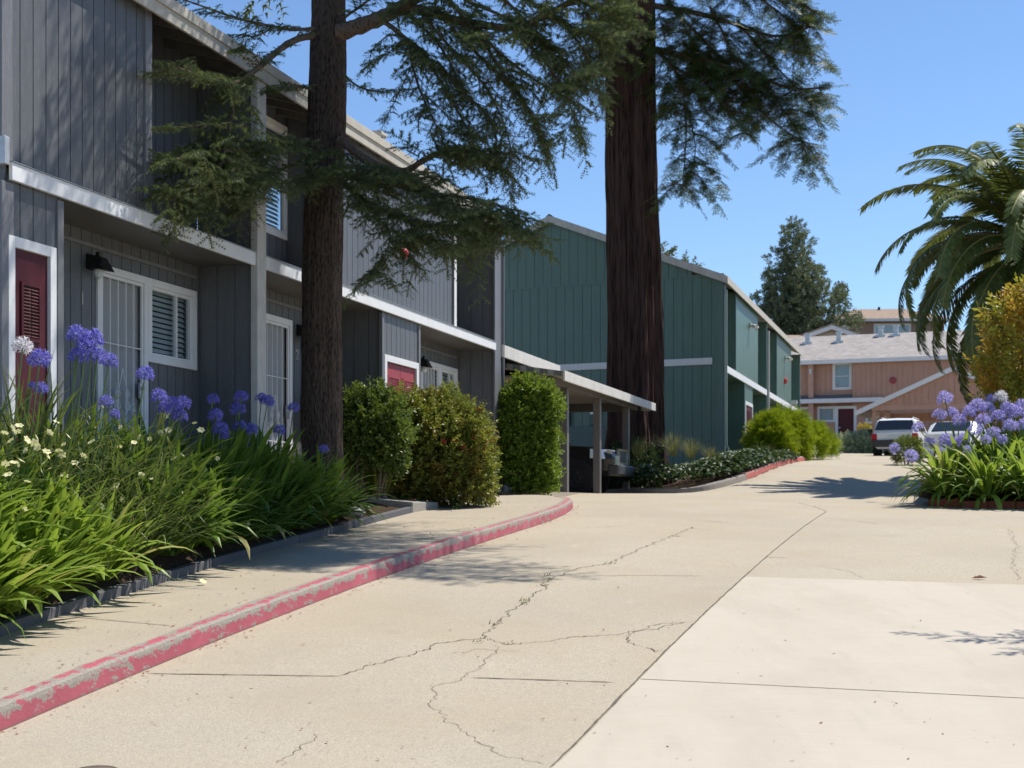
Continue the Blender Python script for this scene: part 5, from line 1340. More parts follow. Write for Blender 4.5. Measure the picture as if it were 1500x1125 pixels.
limb([(458, 42, 18.1), (425, 44, 17.7), (395, 38, 17.4), (350, 28, 17.0), (310, 14, 16.6), (265, -2, 16.2)], .024, .008, .1, sp=.13, scl=(.35, .65))
limb([(400, 40, 17.4), (375, 55, 17.2), (352, 50, 17.0), (325, 62, 16.8)], .010, .005, .0, sp=.13, scl=(.3, .5))
limb([(380, 95, 16.9), (372, 78, 16.7), (360, 70, 16.6), (350, 72, 16.5)], .008, .004, .0, sp=.13, scl=(.3, .5))
# right, low
limb([(498, 205, 18.1), (520, 222, 17.9), (545, 240, 17.7), (570, 248, 17.6), (595, 252, 17.5), (615, 238, 17.4), (638, 225, 17.3), (662, 221, 17.2)], .060, .026, .7, sp=.12, kids=3)
limb([(655, 222, 17.3), (680, 218, 17.2), (705, 226, 17.0), (725, 240, 16.9)], .02, .008, .0, sp=.10, kids=6)
limb([(600, 250, 17.5), (610, 262, 17.3), (640, 258, 17.1), (650, 262, 17.0)], .012, .006, .0, sp=.10, scl=(.4, .7))
limb([(500, 255, 18.0), (525, 270, 17.7), (560, 280, 17.4), (600, 292, 17.1), (650, 300, 16.8), (700, 305, 16.6), (735, 316, 16.4), (752, 330, 16.3)], .032, .010, .08, up=14, sp=.085, kids=18, scl=(.5, .9))
limb([(500, 265, 18.0), (530, 300, 17.7), (560, 322, 17.5), (590, 335, 17.2), (630, 345, 16.9), (680, 348, 16.6), (725, 348, 16.4), (770, 356, 16.2)], .038, .008, .1, up=14, sp=.085, kids=16, scl=(.5, .9))
limb([(595, 338, 17.2), (615, 355, 17.0), (640, 368, 16.8), (670, 378, 16.6), (700, 372, 16.4)], .018, .007, .0, up=14, sp=.10, kids=7)
limb([(565, 325, 17.4), (572, 350, 17.2), (568, 380, 17.1), (560, 398, 17.0), (548, 415, 16.9)], .012, .004, .0, up=14, sp=.11, kids=4, scl=(.4, .7))
limb([(588, 335, 17.2), (592, 360, 17.0), (596, 378, 16.9), (610, 400, 16.8)], .010, .004, .1, up=14, sp=.12, kids=3, scl=(.35, .6))
limb([(535, 285, 17.7), (545, 310, 17.5), (540, 330, 17.4)], .010, .004, .0, up=14, sp=.11, scl=(.4, .7))
limb([(640, 305, 16.9), (680, 320, 16.6), (720, 330, 16.4), (745, 345, 16.2)], .012, .006, .0, up=14, sp=.09, kids=5)
limb([(505, 225, 17.9), (530, 262, 17.6), (560, 268, 17.4), (590, 275, 17.2)], .014, .006, .0, up=14, sp=.09, kids=7)
limb([(490, 250, 17.9), (480, 265, 17.6), (465, 275, 17.4), (448, 285, 17.2)], .012, .005, .0, up=14, sp=.10, kids=4, scl=(.45, .8))
# small stubs beside the trunk on the right
limb([(503, 110, 18.1), (525, 128, 18.0), (550, 135, 17.9), (575, 132, 17.8)], .014, .006, .1, sp=.12, scl=(.3, .55))
limb([(505, 25, 18.1), (530, 8, 17.9), (560, -15, 17.7)], .02, .01, .2, sp=.10, scl=(.4, .8))
# the hanging mass on the right
for pl in ([(640, -20, 17.1), (680, 28, 17.0), (720, 68, 16.8), (760, 100, 16.7), (800, 128, 16.6), (842, 150, 16.5)],
           [(700, -60, 16.9), (760, -10, 16.8), (820, 30, 16.7), (865, 52, 16.6), (895, 66, 16.5)],
           [(620, 20, 17.3), (650, 60, 17.1), (690, 100, 17.0), (722, 142, 16.8), (742, 190, 16.7), (752, 232, 16.6)],
           [(750, 40, 16.8), (790, 80, 16.7), (822, 122, 16.6), (842, 172, 16.5), (850, 200, 16.5)],
           [(600, 60, 17.5), (640, 108, 17.3), (668, 158, 17.2), (690, 198, 17.1), (700, 232, 17.0)],
           [(600, 62, 17.5), (604, 100, 17.4), (620, 145, 17.3), (640, 185, 17.2)],
           [(700, 38, 17.0), (722, 88, 16.9), (758, 138, 16.8), (788, 178, 16.7), (802, 218, 16.7)],
           [(800, 10, 16.7), (848, 58, 16.6), (870, 108, 16.5), (882, 142, 16.5)],
           [(780, -30, 16.7), (840, -2, 16.6), (890, 20, 16.5), (925, 35, 16.4)],
           [(840, -40, 16.6), (870, -12, 16.5), (905, 0, 16.4)],
           [(660, 40, 17.2), (700, 80, 17.1), (730, 110, 17.0), (770, 150, 16.9), (790, 200, 16.9)],
           [(680, 0, 17.0), (730, 20, 16.9), (790, 50, 16.8), (830, 90, 16.7), (850, 120, 16.6)],
           [(640, 90, 17.3), (672, 130, 17.2), (712, 165, 17.1), (730, 200, 17.0), (722, 240, 17.0)],
           [(570, 5, 17.7), (610, 30, 17.6), (640, 60, 17.5), (665, 100, 17.4), (680, 150, 17.3)],
           [(720, -20, 17.0), (770, 30, 16.9), (800, 70, 16.9), (820, 100, 16.8)],
           [(860, 20, 16.6), (875, 50, 16.5), (880, 80, 16.5)]):
    limb(pl, .022, .006, .0, sp=.10, scl=(.5, .92), kids=3, kl=(.22, .5))
limb([(610, 82, 17.4), (596, 112, 17.3), (580, 145, 17.2), (566, 172, 17.1)], .009, .004, .1, sp=.13, scl=(.25, .45))
limb([(570, 50, 17.7), (545, 70, 17.6), (540, 95, 17.5)], .008, .004, .1, sp=.12, scl=(.25, .4))
# crown above the picture: shades the wall, bed and kerb
rc = random.Random(3); B2 = Soup()
for k in range(54):
    z = 9.3 + k * .16 + rc.uniform(-.3, .3); a = k * 2.39996; L = (4.8 - .33 * (z - 8)) * rc.uniform(.7, 1.05)
    if math.cos(a) < -.2: L *= .75
    if math.sin(a) > -.1: L *= .5
    elif math.cos(a) > -.1: L = min(L, 3.1)
    p0 = V3(-2.35, 18.3, z); d = V3(math.cos(a), math.sin(a), .12)
    pts = [p0 + d * L * f + V3(0, 0, -.9 * f * f) for f in (0, .25, .5, .75, 1)]
    if min(p.z - (EYE + 760 * p.y / F) for p in pts[1:]) < .25 and math.sin(a) < .9:
        pts = [p + V3(0, 0, 1.2) for p in pts]
    lim.tube(pts, [.06, .05, .035, .02, .01], 6); clothe(B2, pts, CTB, .24, (.7, 1.25), .12, rg=rc)
for k in range(17):
    z = 9.8 + k * .11; a = -.08 + .042 * k + rc.uniform(-.05, .05); L = rc.uniform(5.4, 7.2); p0 = V3(-2.3, 18.3, z); d = V3(math.cos(a), math.sin(a), .08)
    pts = [p0 + d * L * f + V3(0, 0, -.35 * f * f) for f in (0, .25, .5, .75, 1)]
    lim.tube(pts, [.06, .05, .035, .02, .01], 6); clothe(B2, pts, CTB, .20, (.7, 1.3), .12, rg=rc)
lim.build('limb', M['limbbark'], ce)
S.build('foliage', [M['cedar'], M['limbbark']], ce)
B2.build('crown', [M['cedar'], M['limbbark']], ce)

# ------------------------------------------------------------------ redwood
rY = 39.4
rb = P(931, 690, rY); rt = thing('redwood_tree', 'huge redwood with deeply furrowed dark red trunk standing behind the carport roof', 'tree', rb)
def rflute(an, z, r):
    g = .05 * math.cos(an * 7 + .25 * z + 1.0) + .035 * math.cos(an * 13 - .3 * z) 
    g -= .17 * math.exp(-((an - 4.62) / .10) ** 2) * sstep(6.5, 10.5, z)
    g += .30 * math.exp(-max(z - 2.3, 0) / .9) * (.5 + .5 * math.cos(an * 4))
    return g
ax = [P(931, 715, rY), P(931, 600, rY), P(930, 500, rY), P(927, 350, rY), P(924, 170, rY), P(924, 0, rY), P(925, -300, rY)]
tm = trunk_mesh(ax, [.74, .70, .685, .67, .655, .64, .62, .55], 150, .10, .085, 10, .22, rflute); tm.build('trunk', M['redbark'], rt, smooth=False)
RS = [flat_spray(60 + i, L=.5, nl=.08, wd=.013, sub=9, droop=.25) for i in range(6)]; RB = [flat_spray(80 + i, L=1.0, nl=.2, wd=.04, sub=5) for i in range(2)]
lim = MB(); S = Soup()
for pl, r0 in (([(955, 72, 39.3), (985, 78, 39), (1020, 86, 38.8), (1060, 96, 38.6), (1110, 112, 38.5), (1160, 132, 38.4), (1208, 128, 38.3)], .10),
           ([(958, 74, 39.3), (985, 92, 39), (1000, 130, 38.9), (1006, 175, 38.8), (1004, 225, 38.7), (1000, 270, 38.6)], .05),
           ([(1004, 150, 38.9), (1015, 190, 38.8), (1020, 225, 38.7), (1010, 255, 38.7)], .03),
           ([(955, 8, 39.3), (1020, 18, 39), (1080, 36, 38.8), (1140, 58, 38.6), (1190, 38, 38.5)], .09),
           ([(1000, 28, 39), (1050, 78, 38.9), (1090, 138, 38.7), (1130, 178, 38.6), (1182, 212, 38.5)], .05),
           ([(1010, 88, 38.9), (1045, 135, 38.8), (1075, 172, 38.7), (1095, 195, 38.7)], .04),
           ([(955, -40, 39.3), (1060, -25, 39), (1150, -8, 38.7), (1196, 18, 38.6)], .08),
           ([(1080, 30, 38.8), (1110, 68, 38.7), (1150, 112, 38.6), (1180, 142, 38.5)], .04),
           ([(1090, -20, 38.9), (1130, 10, 38.8), (1170, 40, 38.7), (1185, 80, 38.6)], .04),
           ([(1040, 10, 38.9), (1060, 50, 38.8), (1080, 95, 38.8), (1110, 130, 38.7)], .04),
           ([(1000, 60, 39), (1030, 100, 38.9), (1060, 120, 38.8), (1090, 150, 38.8)], .03),
           ([(970, -20, 39.2), (990, 20, 39.1), (1010, 50, 39), (1020, 90, 38.9)], .03),
           ([(965, 20, 39.1), (975, 60, 38.9), (985, 100, 38.8), (978, 130, 38.8)], .02),
           ([(1120, 120, 38.5), (1140, 150, 38.5), (1165, 185, 38.4), (1180, 225, 38.4)], .03),
           ([(900, 5, 38.7), (880, 40, 38.4), (862, 85, 38.2), (850, 110, 38.1)], .04),
           ([(895, 90, 38.7), (872, 105, 38.5), (858, 130, 38.4)], .02)):
    p = Q(*pl); n = len(p); lim.tube(p, [r0 * (1 - .8 * i / (n - 1)) for i in range(n)], 8); clothe(S, p, RS, .14, (.75, 1.3), .06, spread=.9, lift=.0)
    R_ = rs(p, .1)
    for k in range(int(len(R_) / 1.6)):
        a = lr.choice(R_[len(R_) // 8:]); d = V3(lr.gauss(0, 1), lr.gauss(0, .8), lr.uniform(-.7, .5)).normalized(); L_ = lr.uniform(.4, .95)
        q = [a + d * L_ * f + V3(0, 0, -.5 * L_ * f * f) for f in (0, .35, .7, 1)]; lim.tube(q, [.02, .015, .01, .005], 4); clothe(S, q, RS, .13, (.6, 1.1), .05, spread=.9, lift=.05, rg=lr)
rc = random.Random(5); B2 = Soup()
for k in range(34):
    z = 17.6 + k * .2; a = k * 2.4; L = 4.6 * rc.uniform(.7, 1.0) - .12 * (z - 17); p0 = V3(3.3, 39.4, z); d = V3(math.cos(a), math.sin(a), -.05)
    pts = [p0 + d * L * f + V3(0, 0, -.5 * f * f) for f in (.1, .4, .7, 1)]; lim.tube(pts, [.1, .07, .04, .02], 5); clothe(B2, pts, RB, .4, (.8, 1.3), .1, rg=rc)
lim.build('limb', M['limbbark'], rt); S.build('foliage', M['redneedle'], rt); B2.build('crown', M['redneedle'], rt)

# ------------------------------------------------------------------ far conifers
def far_conifer(name, label, px_, ytop, Y, zb, rad, seed, n=150, thin=1.0):
    rg = random.Random(seed); top = P(px_, ytop, Y); H = top.z - zb; r = thing(name, label, 'tree', (top.x, Y, zb))
    mb = MB(); mb.tube([(top.x, Y, zb), (top.x, Y, zb + H * .5), (top.x, Y, top.z - .3)], [H * .022, H * .014, .03], 8); S = Soup()
    pr = [sprig(200 + seed + i, L=.8, n=11, ll=.42, lw=.11) for i in range(4)]; nl_ = max(10, n // 4)
    for k in range(nl_):
        f = (k + rg.random()) / nl_; f = 1 - (1 - f) ** 1.1; z = zb + H * (.25 + .74 * f); a = k * 2.4 + rg.uniform(-.5, .5); w_ = rad * (1.04 - f) ** .75
        q = w_ * rg.uniform(.25, .85); lr_ = max(.35, w_ * rg.uniform(.26, .44)); c = V3(top.x + q * math.cos(a), Y + q * math.sin(a), z)
        mb.tube([(top.x, Y, z - q * .3), c], [.08, .04], 5)
        for j in range(int(16 + 60 * lr_ * lr_)):
            d = V3(rg.gauss(0, 1), rg.gauss(0, 1), rg.gauss(0, .7)).normalized(); S.put(rg.choice(pr), c + V3(d.x * lr_ * 1.2, d.y * lr_ * 1.2, d.z * lr_ * .75) * rg.uniform(.5, 1.05), basis(d + V3(0, 0, .35), rg.uniform(-3, 3)), rg.uniform(.5, 1.0) * (.6 + .4 * min(1, lr_)))
    mb.build('trunk', M['limbbark'], r); S.build('crown', M['farconifer'], r)
far_conifer('pine_tree', 'large grey-green pine on the hill behind the end of the green roof', 1163, 322, 140, 9.0, 6.6, 11, 170)
far_conifer('young_conifer', 'small thin conifer tip poking over the green roof beside the redwood', 968, 362, 72, 5.0, .55, 12, 44)
far_conifer('young_conifer', 'slightly lower pair of wispy tips over the green roof right of the redwood', 1009, 378, 74, 5.0, .6, 13, 44)
# ------------------------------------------------------------------ left planting bed
CL = {k: [mesh_of('leaf_clump', strap_proto(s_ + i, n, L, w_, el, dr), [M[mt]]) for i in range(3)] for k, s_, n, L, w_, el, dr, mt in
      (('bright', 300, 120, .66, .032, (.45, 1.52), (.35, 1.7), 'aga_sunlit'), ('dark', 320, 100, .76, .030, (.4, 1.52), (.35, 1.7), 'aga'), ('iris', 340, 130, 1.02, .008, (.6, 1.5), (.4, 1.9), 'iris'), ('right', 360, 90, .80, .036, (.2, 1.5), (.6, 2.3), 'aga_sunlit'))}
UM = {k: [mesh_of('flower_head', umbel_proto(400 + i), [M[mt], M['stalk']]) for i in range(3)] for k, mt in (('blue', 'blue'), ('lilac', 'lilac'), ('white', 'whitepetal'))}
YF = mesh_of('flower', star_proto(1, .036), [M['yellowpetal']])
plants = []
def clump(X, Y, Z, kind, sc_, label, group, name='agapanthus', cat='plant'):
    r = thing(name, label, cat, (X, Y, Z), group)
    child('leaf_clump', rnd.choice(CL[kind]), r, (0, 0, 0), (rnd.uniform(-.12, .12), rnd.uniform(-.12, .12), rnd.uniform(0, 6.28)), sc_)
    plants.append((r, kind)); return r
def stalk(parent, tip, head, scale, r=.007, lean=.25, foot=None):
    """curved stem from the clump to a flower head; both are parts of that plant"""
    b = OFF[parent]; f = foot or (b + V3(rnd.uniform(-.06, .06), rnd.uniform(-.06, .06), .02)); m = f.lerp(tip, .5) + V3(0, 0, .10 * (tip - f).length * .3) + V3((f.x - tip.x) * .12, 0, 0)
    pts = smooth3([f, f.lerp(m, .6) + V3(0, 0, .03), m, tip], 1); mb = MB(); mb.tube(pts, r, 6); mb.build('flower_stalk', M['stalk'], parent)
    d = (pts[-1] - pts[-2]).normalized(); q = d.to_track_quat('Z', 'Y').to_euler()
    return child('flower_head', head, parent, tip - b, (q.x, q.y, rnd.uniform(0, 6)), scale)
ORD = 'first second third fourth fifth sixth seventh eighth ninth tenth eleventh twelfth thirteenth fourteenth fifteenth sixteenth seventeenth eighteenth nineteenth twentieth'.split()
def soilz(X, Y):
    xa = lerp_tab(BORD, Y) - .04; xb = plane_x(Y) - .55; return soil_z(Y, max(0, min(1, (X - xa) / (xb - xa))))
rows = []
Y = 9.9
while Y < 17.9: rows.append((.20, Y)); Y += .46
Y = 10.6
while Y < 17.3: rows.append((.60, Y)); Y += .54
Y = 11.3
while Y < 16.9: rows.append((1.02, Y)); Y += .60
cnt = {}; todo = []
for off, Y in rows:
    X = lerp_tab(BORD, Y) - off + rnd.uniform(-.06, .06); Y2 = Y + rnd.uniform(-.08, .08)
    if X < plane_x(Y2) + .18: continue
    px_ = CX + X / Y2 * F
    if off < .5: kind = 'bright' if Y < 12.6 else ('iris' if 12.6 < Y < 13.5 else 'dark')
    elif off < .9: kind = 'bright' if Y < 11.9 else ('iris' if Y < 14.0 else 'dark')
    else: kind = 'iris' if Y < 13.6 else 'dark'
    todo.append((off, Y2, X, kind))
rown = {.20: 'front row along the timber edging', .60: 'middle row of the bed', 1.02: 'back row against the grey wall'}
kn = {'bright': ('agapanthus', 'sunlit green strap-leaved clump'), 'dark': ('agapanthus', 'deep green strap-leaved clump'), 'iris': ('fortnight_lily', 'fine sword-leaved lily clump')}
for off in rown:
    for kind in kn:
        L_ = [t for t in todo if t[0] == off and t[3] == kind]
        for i, (o_, Y, X, k) in enumerate(L_):
            lab = '%s, %s from the left in the %s' % (kn[kind][1], ORD[i], rown[off])
            s_ = {'bright': 1.28, 'dark': 1.22, 'iris': 1.12}[kind] * rnd.uniform(.9, 1.1) * {.20: 1.0, .60: 1.15, 1.02: 1.2}[off]
            clump(X, Y, soilz(X, Y), kind, s_, lab, {'bright': 'sunlit green strap-leaved clumps in the left bed', 'dark': 'deep green strap-leaved clumps in the left bed', 'iris': 'sword-leaved lily clumps in the left bed'}[kind], kn[kind][0])
leftp = list(plants)
def nearest(p, kinds):
    return min((r for r, k in leftp if k in kinds), key=lambda r: (OFF[r].x - p.x) ** 2 + (OFF[r].y - p.y) ** 2)
HEADS = [(33, 505, 11.6, 'white', 1.0), (58, 524, 11.8, 'blue', 1.15), (113, 488, 12.5, 'blue', 1.1), (136, 494, 12.6, 'blue', 1.2), (126, 507, 12.5, 'blue', 1.1), (114, 519, 12.5, 'blue', 1.0), (142, 520, 12.7, 'blue', 1.1), (160, 526, 12.9, 'blue', .95), (213, 545, 13.4, 'blue', 1.0),
         (232, 578, 13.8, 'blue', 1.0), (252, 590, 14.0, 'blue', 1.1), (268, 588, 14.1, 'blue', .95), (262, 606, 14.1, 'blue', 1.0), (240, 596, 13.9, 'blue', .9), (155, 586, 12.7, 'blue', .8), (168, 604, 12.9, 'blue', .6), (312, 582, 15.0, 'blue', .8), (316, 606, 15.0, 'blue', 1.0), (322, 625, 15.0, 'blue', 1.05), (327, 634, 15.1, 'blue', .8),
         (353, 578, 15.6, 'blue', .9), (348, 596, 15.6, 'blue', 1.0), (352, 622, 15.6, 'blue', .9), (368, 626, 15.7, 'blue', .9), (392, 585, 16.2, 'blue', .95), (383, 580, 16.2, 'blue', .8), (409, 627, 16.5, 'blue', .85), (430, 594, 16.7, 'blue', .8), (474, 655, 17.45, 'blue', .75), (60, 566, 11.9, 'blue', .7), (47, 561, 11.8, 'blue', .4)]
for (x, y, Y, kind, s_) in HEADS:
    t = P(x, y + 4, Y); r = nearest(t + V3(-.05, -.1, 0), ('bright', 'dark'))
    f = V3(t.x + rnd.uniform(-.22, -.08), t.y + rnd.uniform(-.15, .1), 0); f.z = soilz(f.x, f.y)
    stalk(r, t, rnd.choice(UM[kind]), s_, .0065, foot=f)
# pale yellow lily flowers
YP = [(18, 628), (28, 624), (26, 633), (16, 646), (72, 634), (55, 656), (68, 662), (90, 666), (38, 660), (40, 706), (8, 680), (148, 594), (122, 668), (170, 712), (243, 609), (285, 620), (312, 688), (243, 694), (270, 723), (296, 724), (311, 732), (238, 756), (286, 755), (311, 753), (225, 766), (281, 773), (297, 773), (282, 783), (281, 793), (262, 786), (362, 768), (293, 811), (50, 811), (180, 732), (35, 745), (205, 640), (222, 738), (255, 672), (175, 655), (318, 672), (100, 640), (134, 648), (228, 655), (60, 690)]
yr = random.Random(55)
for k in range(34):
    YP.append((yr.uniform(0, 130) if k < 16 else yr.uniform(120, 330), yr.uniform(615, 700) if k < 16 else yr.uniform(610, 800)))
for (x, y) in YP:
    # the flower floats on the front surface of the foliage: depth grows with x and height
    Y = 10.3 + (x / 75.0) * .95 + max(0, (760 - y)) / 260.0
    t = P(x, y, Y); xb = lerp_tab(BORD, Y)
    r = nearest(t, ('iris',)); b = OFF[r]
    f = V3(t.x - .25, t.y + .1, 0); f.z = soilz(f.x, f.y)
    if t.z < f.z + .15: f.z = t.z - .3
    mb = MB(); mb.tube(smooth3([f, f.lerp(t, .6) + V3(-.04, 0, .08), t], 1), .003, 4); mb.build('flower_stalk', M['stalk'], r)
    child('flower', YF, r, t - b, (rnd.uniform(.3, 1.2), rnd.uniform(-.5, .5), rnd.uniform(0, 6)), rnd.uniform(.7, 1.15))
mb = MB(); c = on_ground(297, 857, .15)
fl = thing('fallen_flower', 'pale yellow flower on a bent stem lying on the sidewalk', 'flower', c)
child('flower', YF, fl, (0, 0, .03), (.6, 0, 1), 1.1); mb.tube([c + V3(-.02, 0, .02), c + V3(-.25, .02, .05), c + V3(-.5, .12, .12)], .003, 4); mb.build('stem', M['stalk'], fl)

# ------------------------------------------------------------------ shrubs
def shrub(name, label, lobes, n, protos, mats, stems=5, scl=(.8, 1.2), power=2.0, group=None, cat='shrub', lump=.22, upb=.35, inner=.25, seed=1, zmin=None, flowers=None, stemmat='limbbark', low=-.75):
    """foliage spread through the shells of overlapping ellipsoid lobes (centre, radii)"""
    rg = random.Random(seed); c0 = Vector(lobes[0][0]); zb = zmin if zmin is not None else c0.z - lobes[0][1][2]
    r = thing(name, label, cat, (c0.x, c0.y, zb), group); S = Soup(); tot = sum(l[1][0] * l[1][2] for l in lobes); fl = []
    for c, ra in lobes:
        c = Vector(c); m = int(n * ra[0] * ra[2] / tot)
        for k in range(m):
            while True:
                d = V3(rg.gauss(0, 1), rg.gauss(0, 1), rg.gauss(0, 1)).normalized()
                if d.z > low: break
            q = (abs(d.x) ** power + abs(d.y) ** power + abs(d.z) ** power) ** (-1 / power)
            nn = noise.noise(d * 2.2 + c * 1.3) * lump + noise.noise(d * 5 + c) * lump * .6
            f = (1 + nn) * (rg.uniform(.55, .9) if rg.random() < inner else rg.uniform(.86, 1.03))
            p = c + V3(d.x * ra[0], d.y * ra[1], d.z * ra[2]) * q * f
            if rg.random() < .035: f *= rg.uniform(1.04, 1.2); p = c + V3(d.x * ra[0], d.y * ra[1], d.z * ra[2]) * q * f
            if p.z < zb + .04: continue
            o_ = V3(d.x / ra[0], d.y / ra[1], d.z / ra[2]).normalized() + V3(rg.gauss(0, .35), rg.gauss(0, .35), rg.gauss(0, .3) + upb)
            S.put(rg.choice(protos), p - o_.normalized() * .08, basis(o_, rg.uniform(-3, 3)), rg.uniform(*scl))
            if flowers and f > .9 and rg.random() < flowers[0] and flowers[2](d): fl.append(p + d * .03)
    S.build('foliage', mats, r)
    mb = MB()
    for k in range(stems):
        c, ra = lobes[k % len(lobes)]; a = rg.uniform(0, 6.28); b = V3(c[0] + .15 * ra[0] * math.cos(a), c[1] + .15 * ra[1] * math.sin(a), zb - .05)
        t = V3(c[0] + .6 * ra[0] * math.cos(a), c[1] + .6 * ra[1] * math.sin(a), c[2] + .3 * ra[2]); mb.tube([b, b.lerp(t, .5) + V3(rg.uniform(-.06, .06), rg.uniform(-.06, .06), 0), t], [.025, .018, .008], 6)
    mb.build('stem', M[stemmat], r)
    for p in fl[:flowers[1]] if flowers else ():
        child('flower', flowers[3], r, p - OFF[r], (rg.uniform(0, 6), rg.uniform(0, 6), rg.uniform(0, 6)), rg.uniform(.7, 1.3))
    return r
SP = [sprig(500 + i) for i in range(6)]; SPs = [sprig(520 + i, L=.20, n=13, ll=.058, lw=.021) for i in range(6)]; SPg = [sprig(540 + i, L=.24, n=11, ll=.085, lw=.026) for i in range(5)]
SPl = [sprig(560 + i, L=.36, n=12, ll=.14, lw=.028, upness=.8) for i in range(5)]
SPt = [sprig(580 + i, L=.12, n=12, ll=.032, lw=.010) for i in range(5)]
SPj = [flat_spray(600 + i, L=.30, nl=.055, wd=.012, sub=7, droop=-.6) for i in range(5)]
def rfl(seed):
    rg = random.Random(seed); tr = []
    for k in range(16):
        d = V3(rg.gauss(0, 1), rg.gauss(0, 1), rg.gauss(0, 1)).normalized(); tr += [t[:3] for t in leaf_tris(d * .01, d, V3(.2, .3, 1), .05, .016)]
    return mesh_of('flower', proto(tr), [M['redflower']])
RF = rfl(3)
c = P(636, 652, 22.3)
shrub('flowering_shrub', 'big rounded bush with reddish tips and red blossoms by the corner of the grey house', [((c.x, c.y, 2.34), (.80, .66, .84)), ((c.x + .25, c.y, 2.66), (.5, .5, .42)), ((c.x - .25, c.y + .05, 2.78), (.45, .5, .38)), ((c.x + .44, c.y - .1, 2.0), (.44, .48, .64)), ((c.x - .44, c.y, 2.2), (.48, .5, .85))], 6000, SPs, [M['hib'], M['limbbark']], 8, (.8, 1.25), zmin=1.46, seed=5, power=2.5, lump=.34,
      flowers=(.03, 34, lambda d: d.y < .2 and (d.x > .25 or d.z < .5), RF))
c = P(545, 628, 20.9)
shrub('glossy_shrub', 'loose dark glossy-leaved shrub between the conifer trunk and the red-flowered bush', [((c.x, c.y, 2.50), (.54, .38, .62)), ((c.x - .22, c.y - .1, 2.72), (.32, .3, .36))], 1300, SPg, [M['glossy'], M['limbbark']], 5, (.75, 1.15), zmin=1.62, seed=6, lump=.35, inner=.4, low=-.9)
c = P(772, 640, 27.7)
shrub('clipped_shrub', 'tall upright bright green shrub at the front corner of the taupe carport', [((c.x, c.y, 2.75), (.52, .48, 1.04)), ((c.x + .14, c.y - .05, 3.2), (.46, .4, .66)), ((c.x - .15, c.y, 3.15), (.38, .4, .68)), ((c.x + .1, c.y, 2.1), (.40, .42, .5))], 4300, SPs, [M['pitto'], M['limbbark']], 6, (.85, 1.3), zmin=1.70, seed=7, power=2.2, lump=.30)
# spiky yellow-green plant and dark tuft by the stoop
SED = mesh_of('leaf_clump', strap_proto(700, 150, .62, .007, (1.1, 1.55), (.1, .8), 5, .16), [M['hib']]); TUF = mesh_of('leaf_clump', strap_proto(701, 120, .32, .006, (.7, 1.5), (.8, 2), 5, .08), [M['iris']])
p = P(553, 718, 21.3); r = thing('sedge', 'upright yellow-green spiky plant in front of the glossy shrub', 'plant', (p.x, p.y, EYE + .14)); child('leaf_clump', SED, r, (0, 0, 0), None, 1.1)
p = P(530, 722, 21.0); r = thing('grass_tuft', 'small dark grass tuft on the concrete walkway edge', 'plant', (p.x, p.y, EYE + .15)); child('leaf_clump', TUF, r, (0, 0, 0), None, .6)
p = P(668, 748, 21.9); r = thing('grass_tuft', 'small green grass tuft at the foot of the red-flowered bush', 'plant', (p.x, p.y, zs(21.9))); child('leaf_clump', TUF, r, (0, 0, 0), (0, 0, 2), .9)

# ------------------------------------------------------------------ ivy bed before the green house
K2 = [(1.9, 37.2), (2.6, 35.6), (3.3, 34.3), (3.99, 33.7), (4.6, 33.8), (5.2, 34.6), (5.85, 35.9), (6.45, 37.4), (7.1, 39.2), (7.8, 41.2), (8.5, 43.2), (9.1, 45), (9.6, 46.4)]
K2s = smooth_pl(K2); Ka = [p for p in K2s if p[1] < 36.2 or p[0] < 4]; ks = next(i for i, p in enumerate(K2s) if p[0] > 5.9)
o, _ = kerb('kerb', K2s[:ks + 1], M['kerb_plain'], width=.16); tag(o, 'bare grey kerb below the ivy', 'kerb', kind='structure')
o, K2r = kerb('kerb', K2s[ks:], M['kerb_far'], lambda s, L: .16 * (1 - .6 * sstep(L - 1.5, L, s)), width=.20); tag(o, 'faded red kerb curving uphill past the ivy', 'kerb', kind='structure')
def gable_pt(X):   # Y of the gable wall at X
    t = (6.35 - X) / .903; return 43 + .43 * t if t > 0 else 43 - (t * .903) / .3086
def ivy_top(X, Y, q):
    base = G(X, Y) + .12
    h = .62 * min(1, q * 3.5) ** .6 * (.85 + .35 * noise.noise(V3(X * 1.3, Y * 1.3, 0))) * (1 - .45 * sstep(6.3, 8.6, X))
    return base + h
mb = MB(); iv = Soup(); rg = random.Random(9); IL = []
for i in range(4):
    t_ = leaf_tris(V3(0, 0, 0), V3(1, 0, .1), V3(0, 0, 1), .12, .058, .2); IL.append(proto(t_))
kk = K2s; NQ = 10; cols = []
for (x, y) in kk:
    a = V3(x, y, 0); 
    yb = min(gable_pt(x - .2) - .1, 47.5); e = V3(x - .4, max(yb, y + .3), 0) if x < 6.6 else V3(6.45 + (x - 6.6) * .62, max(y + .5, 43.2 + (x - 6.6) * 1.5), 0)
    cols.append((a, e))
for (a, e) in cols:
    for j in range(NQ):
        q = j / (NQ - 1); p = a.lerp(e, .03 + .97 * q); mb.v.append((p.x, p.y, max(G(a.x, a.y) + .10 + .05 * q, G(p.x, p.y) + .02) + q * .25))
for i in range(len(cols) - 1):
    for j in range(NQ - 1):
        b = i * NQ + j; mb.f.append((b, b + NQ, b + NQ + 1, b + 1)); mb.m.append(0)
o = mb.build('soil', M['soil'], smooth=True); tag(o, 'bare soil under the ivy bank', 'soil', kind='structure')
lens = [0]
for i in range(len(kk) - 1): lens.append(lens[-1] + math.hypot(kk[i + 1][0] - kk[i][0], kk[i + 1][1] - kk[i][1]))
